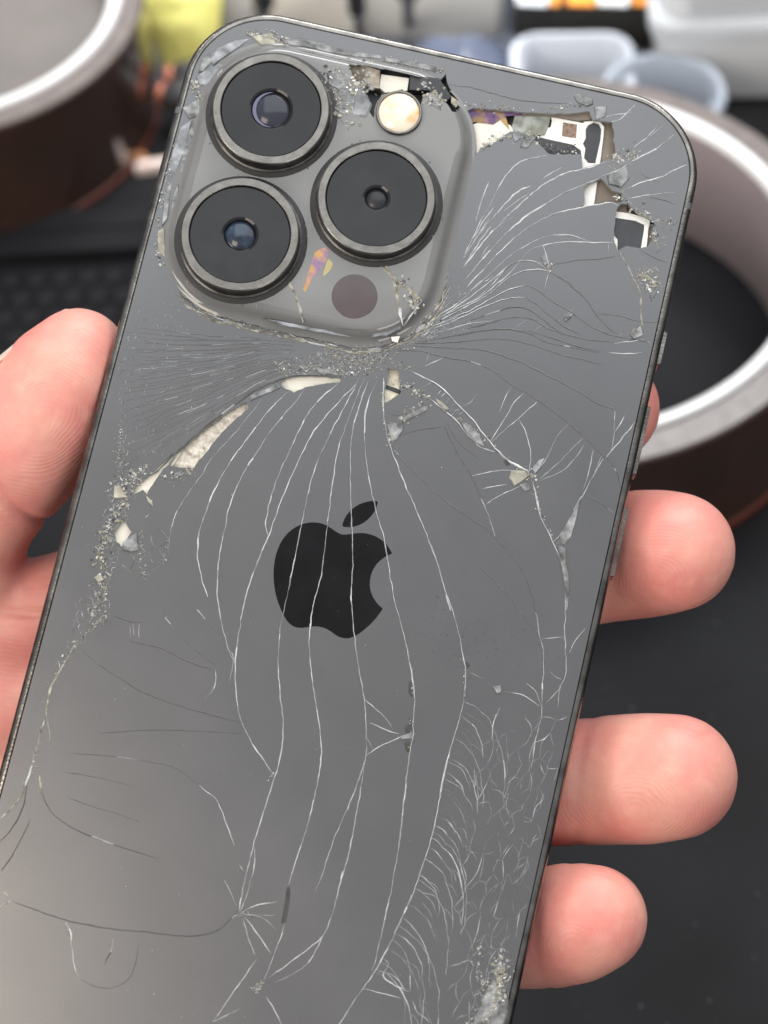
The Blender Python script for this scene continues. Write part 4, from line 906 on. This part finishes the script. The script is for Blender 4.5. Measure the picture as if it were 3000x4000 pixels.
LENS = [(nm,) + tuple(Z1([p], 4.1)[0][:2]) for nm, p in (('top', (608, 562)), ('left', (447, 1213)), ('right', (1155, 1024)))]
m_cover = mat('lens_cover_glass', (.014, .014, .016), .07, spec=.28, var=.25, vs=140, rvar=.04, rs=300)
m_rside = mat('lens_ring_wall', (0.09, 0.085, 0.08), 0.3, metal=.8, var=.4, vs=700)
m_el = [mat('coated_element_violet', (.032, .034, .046), .12, spec=.35), mat('coated_element_blue', (.03, .048, .08), .12, spec=.4, col2=(.018, .02, .03), cs=700), mat('coated_element_grey', (.022, .024, .027), .25, spec=.3)]
m_iris = mat('violet_ring', (.10, .10, .17), .25)
for i, (nm, lx, ly) in enumerate(LENS):
    c = (lx, ly, 0)
    V, F = lathe([(8.25, 1.45), (8.25, 2.0), (8.0, 2.1), (7.92, 3.7), (7.88, 3.98), (7.74, 4.08), (6.86, 4.08), (6.76, 4.0), (6.72, 3.75), (6.72, 2.2)], 96, c, False)
    rg = mesh('lens_ring', V, F, [m_ring, m_rside], bump, smooth=35, mi=[1 if (j // 96) < 3 else 0 for j in range(len(F))])
    V, F = lathe([(8.95, 1.605), (8.85, 1.68), (8.2, 1.75)], 96, c, False); mesh('painted_ring_reflection', V, F, m_ring_refl, bump, smooth=60)  # black collar paints the ring's dark reflection on the plateau
    ap = (2.7, 2.2, 1.6)[i]; V, F = lathe([(6.70, 3.72), (6.62, 3.79), (ap + .3, 3.79), (ap, 3.72), (ap - .12, 3.5), (ap - .15, 2.4)], 96, c, False); mesh('lens_cover', V, F, m_cover, bump, smooth=8)
    V, F = lathe([(4.6, 3.0), (3.3, 2.9), (3.2, 2.5), (2.5, 2.3), (2.4, 1.75), (.2, 1.7)], 64, c); mesh('lens_barrel', V, F, m_black, bump, smooth=30)
    r = (2.72, 2.22, 1.62)[i]; V, F = lathe([(r * math.cos(t), 2.95 + r * .30 * math.sin(t)) for t in [k * .17 for k in range(10)]], 48, c); mesh('front_element', V, F, m_el[i], bump, smooth=60)
    if i == 0:
        V, F = [], []
        for k in range(25):
            a_ = R_(95 + 190 * k / 24); wv = .48 * math.sin(math.pi * k / 24) + .02
            for r2 in (2.5, 2.5 - wv): V.append((lx + r2 * math.cos(a_), ly + r2 * math.sin(a_), 3.60))
        F = [(2 * k, 2 * k + 2, 2 * k + 3, 2 * k + 1) for k in range(24)]; mesh('iris_ring', V, F, m_iris, bump)
# flash and scanner
fc = (-5.71, 62.4, 0)
V, F = lathe([(3.15, -.4), (3.15, 2.0), (3.05, 2.15), (2.86, 2.15), (2.8, 2.0), (2.8, 1.7)], 56, fc, False); fl = mesh('flash_ring', V, F, m_ring, bump, smooth=35)
V, F = lathe([(2.8, 1.9), (2.6, 2.06), (1.4, 2.2), (.2, 2.22)], 48, fc); mesh('flash_lens', V, F, mat('cream_flash', (.74, .66, .53), .12, spec=.6, col2=(.74, .46, .22), cs=420, lo=.46, hi=.66, var=.05, vs=900, coat=.5), bump, smooth=60)
V, F = lathe([(3.08, 1.595), (3.05, 1.612), (1, 1.614), (.1, 1.614)], 64, (-5.61, 35.94, 0)); mesh('depth_scanner', V, F, mat('scanner_window', (.075, .055, .058), .08, spec=.5, var=.1, vs=300), bump)
# film stain, cracks and chips on the plateau
def flat(name, Z, P, z, m, parent):
    q = [(v.x, v.y) for v in spline(Z(P + [P[0]], z), .3)[:-1]]; V = [(x, y, z) for x, y in q]
    A = sum((q[i][0] * q[(i + 1) % len(q)][1] - q[(i + 1) % len(q)][0] * q[i][1]) for i in range(len(q))); f = tuple(range(len(q)))
    return mesh(name, V, [f if A > 0 else f[::-1]], m, parent)
flat('film_stain', Z1, [(835, 1310), (880, 1282), (903, 1300), (895, 1350), (860, 1400), (820, 1450), (785, 1515), (775, 1500), (800, 1420)], 1.606, m_stain, bump)
flat('film_stain', Z1, [(905, 1340), (928, 1365), (915, 1400), (880, 1430), (890, 1380)], 1.607, mat('yellow_stain', (.42, .36, .16), .15), bump)
for P, lk, wd in (([(690, 1440), (720, 1500), (745, 1560), (775, 1672)], 'y', .36), ([(1190, 1340), (1230, 1430), (1255, 1500), (1270, 1580), (1292, 1690)], 'y', .42), ([(1150, 1350), (1220, 1420), (1300, 1480), (1350, 1520), (1390, 1560)], 'y', .4), ([(1390, 1560), (1340, 1620), (1295, 1690)], 'm', .36),
        ([(970, 620), (1000, 655), (1040, 640)], 'y', .16), ([(1420, 1190), (1440, 1215)], 'd', .2), ([(1430, 1215), (1448, 1245)], 'd', .2), ([(1440, 1150), (1420, 1190)], 'd', .16), ([(410, 1530), (420, 1575)], 'w', .14), ([(480, 1590), (510, 1560)], 'w', .16), ([(530, 1560), (535, 1610)], 'w', .1), ([(950, 1700), (1040, 1706), (1110, 1712)], 'd', .14)):
    V, F, mi = ribbon(spline(Z1(P, 1.62), .25), lk, wd, 1.612, seed=wd * 31); mesh('plateau_crack', V, F, CM_, bump, mi=mi)
st = ([], [], [])
for (x, y, n, r, s, mx) in ((1290, 1465, 16, .7, .4, (2, 1, 3, 4, 1)), (1350, 1560, 40, 1.3, .5, (2, 2, 5, .5, 2)), (1000, 520, 90, 2.6, .6, (4, 5, 2, .3, 1)), (1080, 430, 70, 1.6, .5, (3, 4, 3, 1, 2)), (1440, 500, 50, 1.6, .45, (3, 4, 2, 2, 1)), (930, 400, 60, 1.6, .5, (4, 4, 2, .5, 2))):
    c = Z1([(x, y)], 1.6)[0]
    for i in range(n): crumb(st, c.x + random.gauss(0, .55) * r, c.y + random.gauss(0, .55) * r, 1.6, s * random.uniform(.2, 1), random.choices(range(5), mx)[0])
for i, (nm, lx, ly) in enumerate(LENS):
    for k in range(70):
        a_ = random.uniform(0, 6.283); r = random.gauss(8.75, .22)
        crumb(st, lx + r * math.cos(a_), ly + r * math.sin(a_), 1.62, random.uniform(.05, .2), random.choice([2, 3, 3, 3, 1]))
tag(mesh('plateau_crumbs', *st[:2], CRM, bump, mi=st[2]), kind='stuff')
for P, m in (([(930, 480), (1010, 470), (1080, 450), (1135, 545), (1105, 610), (1050, 600), (1000, 570), (945, 550)], m_sl), ([(900, 380), (960, 350), (1020, 400), (1060, 450), (960, 465), (905, 440)], m_sp), ([(1420, 490), (1480, 520), (1490, 570), (1440, 540)], m_sp)):
    o0 = len(bpy.data.objects); splinter(Z1(P, 1.62), m, 1.61, .10)
# broken foot of the plateau; its pale crescents paint the highlight along the edge
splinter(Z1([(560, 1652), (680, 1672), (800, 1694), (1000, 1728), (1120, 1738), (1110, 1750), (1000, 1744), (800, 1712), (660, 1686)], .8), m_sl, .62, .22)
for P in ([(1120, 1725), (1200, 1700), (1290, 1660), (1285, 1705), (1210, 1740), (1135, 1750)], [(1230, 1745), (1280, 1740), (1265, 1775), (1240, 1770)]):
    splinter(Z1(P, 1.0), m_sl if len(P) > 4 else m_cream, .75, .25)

m_spot = mat('bare_spot', (.035, .033, .032), .4, var=.4, vs=900)
for Z, P in ((Z6, [(378, 465), (395, 450), (402, 500), (395, 540), (378, 520)]), (Z6, [(360, 690), (385, 665), (400, 680), (395, 715), (362, 718)]), (Z6, [(355, 770), (380, 760), (392, 800), (370, 815)]), (Z6, [(655, 370), (670, 365), (685, 385), (672, 395)]), (Z5, [(1240, 1290), (1250, 1285), (1254, 1320), (1244, 1400), (1230, 1450), (1215, 1445), (1226, 1380)]), (Z6, [(130, 430), (140, 425), (148, 480), (138, 480)]), (Z4, [(725, 890), (745, 885), (758, 910), (735, 918)])): flat('bare_spot', Z, P, .02, m_spot, back)

# ---- the emblem on the back, set flush in the glass
def bez(p0, p1, p2, p3, n=14): return [tuple((1 - t) ** 3 * a_ + 3 * (1 - t) ** 2 * t * b_ + 3 * (1 - t) * t * t * c_ + t ** 3 * d_ for a_, b_, c_, d_ in zip(p0, p1, p2, p3)) for t in [i / n for i in range(n)]]
def rel(start, segs):
    out = []; p = start
    for s_ in segs:
        q = [(p[0] + s_[i], p[1] + s_[i + 1]) for i in (0, 2, 4)]; out += bez(p, *q); p = q[2]
    return out
body = rel((788.1, 340.9), [(-5.8, 4.5, -108.2, 62.2, -108.2, 190.5), (0, 148.4, 130.3, 200.9, 134.2, 202.2), (-.6, 3.2, -20.7, 71.9, -68.7, 141.9), (-42.8, 61.6, -87.5, 123.1, -155.5, 123.1), (-68, 0, -85.5, -39.5, -164, -39.5), (-76.5, 0, -103.7, 40.8, -165.9, 40.8), (-62.2, 0, -105.6, -57, -155.5, -127),
    (-57.8, -82.2, -104.5, -209.9, -104.5, -331.1), (0, -194.4, 126.4, -297.5, 250.8, -297.5), (66.1, 0, 121.2, 43.4, 162.7, 43.4), (39.5, 0, 101.1, -46, 176.3, -46), (28.5, 0, 130.9, 2.6, 198.3, 99.2)])
leaf = rel((554.1, 159.4), [(31.1, -36.9, 53.1, -88.1, 53.1, -139.3), (0, -7.1, -.6, -14.3, -1.9, -20.1), (-50.6, 1.9, -110.8, 33.7, -147.1, 75.8), (-28.5, 32.4, -55.1, 83.6, -55.1, 135.5), (0, 7.8, 1.3, 15.6, 1.9, 18.1), (3.2, .6, 8.4, 1.3, 13.6, 1.3), (45.4, 0, 102.5, -30.4, 135.5, -71.3)])
m_logo = mat('polished_emblem', (0.007, 0.007, 0.0075), 0.10, spec=0.22, var=0.3, vs=200)
S_ = .018788
for P, nm in ((body, 'emblem_body'), (leaf, 'emblem_leaf')):
    P = [((x - 407) * S_, -(y - 500) * S_ + .38) for x, y in P]
    A = sum((P[i][0] * P[(i + 1) % len(P)][1] - P[(i + 1) % len(P)][0] * P[i][1]) for i in range(len(P)))
    if A < 0: P = P[::-1]
    q1, q2, q3, q4, q5, q6 = delaunay_2d_cdt([Vector(p) for p in P], [(i, (i + 1) % len(P)) for i in range(len(P))], [], 1, 1e-5)
    mesh(nm, [(p.x, p.y, .018) for p in q1], [tuple(f) for f in q3], m_logo, back)

# ================================================================== the hand
m_skin = bpy.data.materials.new('skin'); m_skin.use_nodes = True
def build_skin(m):
    nt = m.node_tree; N, L = nt.nodes, nt.links; b = N['Principled BSDF']; tc = N.new('ShaderNodeTexCoord')
    def ns(scale, det=3):
        n = N.new('ShaderNodeTexNoise'); n.inputs['Scale'].default_value = scale; n.inputs['Detail'].default_value = det; L.new(tc.outputs['Object'], n.inputs['Vector']); return n.outputs[0]
    def mr(src, a_, b_, c_=0., d_=1.):
        r = N.new('ShaderNodeMapRange'); r.inputs[1].default_value = a_; r.inputs[2].default_value = b_; r.inputs[3].default_value = c_; r.inputs[4].default_value = d_; L.new(src, r.inputs[0]); return r.outputs[0]
    def mix(f, a_, b_, mode='MIX'):
        x = N.new('ShaderNodeMix'); x.data_type = 'RGBA'; x.blend_type = mode
        if isinstance(f, float): x.inputs[0].default_value = f
        else: L.new(f, x.inputs[0])
        for s_, v in ((6, a_), (7, b_)):
            if isinstance(v, tuple): x.inputs[s_].default_value = (*v, 1)
            else: L.new(v, x.inputs[s_])
        return x.outputs[2]
    c = mix(mr(ns(130), .38, .62), (0.75, 0.355, 0.285), (0.68, 0.235, 0.205))
    c = mix(mr(ns(260, 4), .52, .78, 0., .6), c, (0.77, 0.42, 0.32))
    c = mix(mr(ns(900, 5), .3, .7, 0., .30), c, (0.60, 0.26, 0.20))
    at = N.new('ShaderNodeAttribute'); at.attribute_name = 'pad'
    def math_(op, *v):
        n = N.new('ShaderNodeMath'); n.operation = op
        for i, x in enumerate(v):
            if isinstance(x, (int, float)): n.inputs[i].default_value = x
            else: L.new(x, n.inputs[i])
        return n.outputs[0]
    ln = N.new('ShaderNodeVectorMath'); ln.operation = 'LENGTH'; L.new(at.outputs['Vector'], ln.inputs[0])
    ph = math_('ADD', math_('MULTIPLY', ln.outputs['Value'], 6.283 / .52), math_('MULTIPLY', ns(110, 2), 42.0))
    rid = math_('SINE', ph)
    rid = math_('MULTIPLY', rid, mr(ns(220, 2), .36, .58, .15, 1.))
    c = mix(mr(rid, -1., 1., 0., .035), c, (0.93, 0.66, 0.52))
    L.new(c, b.inputs['Base Color'])
    b.inputs['Roughness'].default_value = .46; b.inputs['Specular IOR Level'].default_value = .38
    b.inputs['Subsurface Weight'].default_value = .35; b.inputs['Subsurface Radius'].default_value = (1., .35, .2); b.inputs['Subsurface Scale'].default_value = .0022
    bp = N.new('ShaderNodeBump'); bp.inputs['Distance'].default_value = .00005; bp.inputs['Strength'].default_value = .2; L.new(rid, bp.inputs['Height'])
    bp2 = N.new('ShaderNodeBump'); bp2.inputs['Distance'].default_value = .0002; bp2.inputs['Strength'].default_value = .5; L.new(ns(420, 5), bp2.inputs['Height']); L.new(bp.outputs[0], bp2.inputs['Normal'])
    L.new(bp2.outputs[0], b.inputs['Normal'])
build_skin(m_skin)
m_nail = mat('fingernail', (0.78, 0.60, 0.49), 0.25, spec=.5, sss=.2, var=.05, vs=300)
def hp(x, y, z): v = on_phone(x, y, z); return Vector((v.x, v.y, z))
# chains of (photo x, photo y, depth mm, radius mm): each finger from behind the phone to its tip
CH = {
 'index': [(700, 2250, -30, 10), (1300, 1900, -24, 9.6), (1800, 1720, -19.5, 9.0), (2150, 1635, -17.4, 8.4), (2366, 1595, -16.4, 7.7)],
 'middle': [(800, 2500, -31, 10.5), (1500, 2320, -24, 9.8), (2050, 2235, -18.6, 9.2), (2360, 2185, -17.0, 8.9), (2505, 2165, -15.2, 9.0), (2580, 2158, -12.2, 8.7), (2640, 2155, -10.0, 8.2)],
 'ring': [(800, 2800, -32, 10.5), (1400, 2980, -25, 9.6), (1950, 3060, -18.6, 8.9), (2210, 3060, -16.8, 8.6), (2400, 3046, -15.4, 8.9), (2520, 3042, -12.2, 8.95), (2635, 3034, -9.6, 8.5)],
 'pinky': [(750, 3100, -31, 10), (1200, 3450, -25, 8.8), (1700, 3640, -18.2, 8.0), (1980, 3640, -15.9, 7.7), (2150, 3620, -14.0, 8.3), (2240, 3606, -11.6, 8.1), (2318, 3590, -9.4, 7.25)],
 'thumb': [(200, 2750, -30, 14), (-130, 2480, -23, 11.0), (-190, 2160, -17, 9.6), (-95, 1960, -13.0, 9.3), (60, 1770, -9.5, 9.7), (165, 1630, -8.0, 9.5), (245, 1500, -7.0, 8.7), (305, 1400, -6.6, 7.0)],
 'palm': [(-120, 2520, -22, 9.5), (300, 2430, -24, 10.5), (800, 2350, -29, 11)], 'palm2': [(-140, 2810, -25, 11.5), (300, 2780, -27, 13), (800, 2700, -31, 14)],
 'palm3': [(-100, 3150, -29, 14), (400, 3150, -32, 15), (800, 3000, -34, 14)], 'wrist': [(300, 2900, -33, 17), (-300, 3500, -36, 21), (-1100, 4400, -42, 22)], 'wrist2': [(600, 3100, -35, 16), (0, 3800, -38, 21), (-800, 4700, -44, 22)]}
V, F = [], []
def ball(c, r, n=20, m=12):
    b = len(V)
    for j in range(1, m):
        a_ = math.pi * j / m
        for i in range(n): V.append((c.x + r * math.sin(a_) * math.cos(6.2832 * i / n), c.y + r * math.sin(a_) * math.sin(6.2832 * i / n), c.z + r * math.cos(a_)))
    V.append((c.x, c.y, c.z + r)); V.append((c.x, c.y, c.z - r)); t, s_ = len(V) - 2, len(V) - 1
    for j in range(m - 2):
        for i in range(n): F.append((b + j * n + i, b + (j + 1) * n + i, b + (j + 1) * n + (i + 1) % n, b + j * n + (i + 1) % n))
    for i in range(n): F.append((t, b + i, b + (i + 1) % n)); F.append((s_, b + (m - 2) * n + (i + 1) % n, b + (m - 2) * n + i))
PTS = {}
for nm, C in CH.items():
    P = [hp(x, y, z) for x, y, z, r in C]; Rr = [c[3] for c in C]; PTS[nm] = (P, Rr)
    for i in range(len(P) - 1):
        n = max(2, int((P[i + 1] - P[i]).length / (.22 * min(Rr[i], Rr[i + 1]))))
        for k in range(n + (i == len(P) - 2)): t = k / n; ball(P[i].lerp(P[i + 1], t), lerp(Rr[i], Rr[i + 1], t))
tmp = mesh('tmp_hand', V, F, m_skin)
md = tmp.modifiers.new('r', 'REMESH'); md.mode = 'VOXEL'; md.voxel_size = .0006
md = tmp.modifiers.new('s', 'SMOOTH'); md.factor = .5; md.iterations = 20
dg = bpy.context.evaluated_depsgraph_get(); me = bpy.data.meshes.new_from_object(tmp.evaluated_get(dg))
old = tmp.data; bpy.data.objects.remove(tmp); bpy.data.meshes.remove(old); me.name = 'hand'
TIP = {}
for nm in ('index', 'middle', 'ring', 'pinky', 'thumb'):
    P, Rr = PTS[nm]; ax = (P[-1] - P[-3]).normalized(); TIP[nm] = (P[-1], Rr[-1], ax)
PADC = {'index': hp(2350, 1620, -10), 'middle': hp(2560, 2330, -3), 'ring': hp(2470, 3180, -3), 'pinky': hp(2210, 3720, -3), 'thumb': hp(170, 1640, 0)}
CREASE = [(hp(2275, 3050, -12), Vector((.97, .10, .22)), .25, 9.5), (hp(40, 1905, -8), Vector((.62, .70, .3)), .9, 12), (hp(100, 2395, -14), Vector((.15, -1, 0)), .9, 12), (hp(2120, 3640, -10), Vector((.95, .2, .3)), .22, 9)]
import numpy as np
nv = len(me.vertices); co = np.empty(nv * 3, np.float32); me.vertices.foreach_get('co', co); co = co.reshape(-1, 3).astype(float) * 1000
nr = np.empty(nv * 3, np.float32); me.vertices.foreach_get('normal', nr); nr = nr.reshape(-1, 3)
for c, nn, dep, rad in CREASE:                       # skin folds
    d = co - np.array(c); L_ = np.linalg.norm(d, axis=1); s_ = d @ np.array(nn.normalized())
    co -= nr * (dep * np.exp(-(s_ / .8) ** 2) * np.clip(1 - (L_ / (rad * 1.6)) ** 2, 0, None))[:, None]
e = .12                                              # flesh gives way to the phone
ins = (co[:, 2] > -7.8 - e) & (co[:, 2] < .3) & (np.abs(co[:, 0]) < HW + e) & (np.abs(co[:, 1]) < HH)
dxs = HW + e - np.abs(co[:, 0]); dzs = co[:, 2] + 7.8 + e
sd = ins & (dxs < dzs); co[sd, 0] = np.sign(co[sd, 0]) * (HW + e); dn = ins & ~sd & (dxs >= dzs); co[dn, 2] = -7.8 - e
me.vertices.foreach_set('co', (co / 1000).astype(np.float32).ravel())
names = list(PADC); D_ = np.stack([np.linalg.norm(co - np.array(PADC[k]), axis=1) for k in names], 1); W_ = np.exp(-D_ / 2.0); pk = D_.argmin(1); pad = np.zeros((nv, 3))
for i, k in enumerate(names):
    d = co - np.array(PADC[k]); ax = np.array(TIP[k][2]); al = d @ ax; m_ = pk == i
    pad[m_, 0] = al[m_] * .85; pad[m_, 1] = np.linalg.norm(d - al[:, None] * ax, axis=1)[m_]
at = me.attributes.new('pad', 'FLOAT_VECTOR', 'POINT'); at.data.foreach_set('vector', pad.astype(np.float32).ravel())
me.polygons.foreach_set('use_smooth', [True] * len(me.polygons)); me.materials.clear(); me.materials.append(m_skin)
hand = bpy.data.objects.new('hand', me); COL.objects.link(hand); hand.matrix_world = PHONE_M
tag(hand, 'bare hand gripping the phone, thumb at left and fingertips at right', 'hand')
def nail(nm, ax, nrm, wid, l0, l1, off, curve, flare=.5):
    c, r, _ = TIP[nm]; ax = Vector(ax).normalized(); nrm = Vector(nrm); nrm = (nrm - ax * nrm.dot(ax)).normalized(); s_ = ax.cross(nrm)
    V, F = [], []; NU, NV = 14, 12
    for th in (0, -.35):
        for j in range(NV + 1):
            t = j / NV; l = lerp(l0, l1, t)
            for i in range(NU + 1):
                u = -1 + 2 * i / NU; a_ = u * wid; end = l - (1 - math.cos(u * 1.25)) * (1.6 + 3.2 * t ** 2)
                rr = off + th + flare * (1 - t) - curve * max(0, t - .2) ** 2
                V.append(tuple(c + ax * end + nrm * rr * math.cos(a_) + s_ * (off + th + flare * (1 - t)) * math.sin(a_)))
    n = (NU + 1) * (NV + 1)
    for b in (0, n):
        for j in range(NV):
            for i in range(NU):
                q = b + j * (NU + 1) + i; F.append((q, q + 1, q + NU + 2, q + NU + 1) if b == 0 else (q + NU + 1, q + NU + 2, q + 1, q))
    edge = [i for i in range(NU + 1)] + [j * (NU + 1) + NU for j in range(1, NV + 1)] + [NV * (NU + 1) + i for i in range(NU - 1, -1, -1)] + [j * (NU + 1) for j in range(NV - 1, 0, -1)]
    for i in range(len(edge)): a_, b_ = edge[i], edge[(i + 1) % len(edge)]; F.append((b_, a_, a_ + n, b_ + n))
    mesh('fingernail', V, F, m_nail, hand, smooth=50)
nail('middle', (.93, .30, -.15), (.25, .25, -1), .95, -4.5, 8.9, 7.4, 3.2)
nail('ring', (.95, .18, -.12), (.25, .22, -1), .95, -4.5, 9.2, 7.7, 3.2)
nail('pinky', (.94, .22, -.12), (.25, .22, -1), .95, -4.0, 8.1, 6.6, 2.8)
nail('index', (.95, .20, -.1), (.2, .15, -1), .95, -4.0, 7.8, 6.9, 3.0)
nail('thumb', (.45, .88, .05), (-.86, .42, -.30), .85, -11, 4.6, 7.0, 2.2, 1.75)
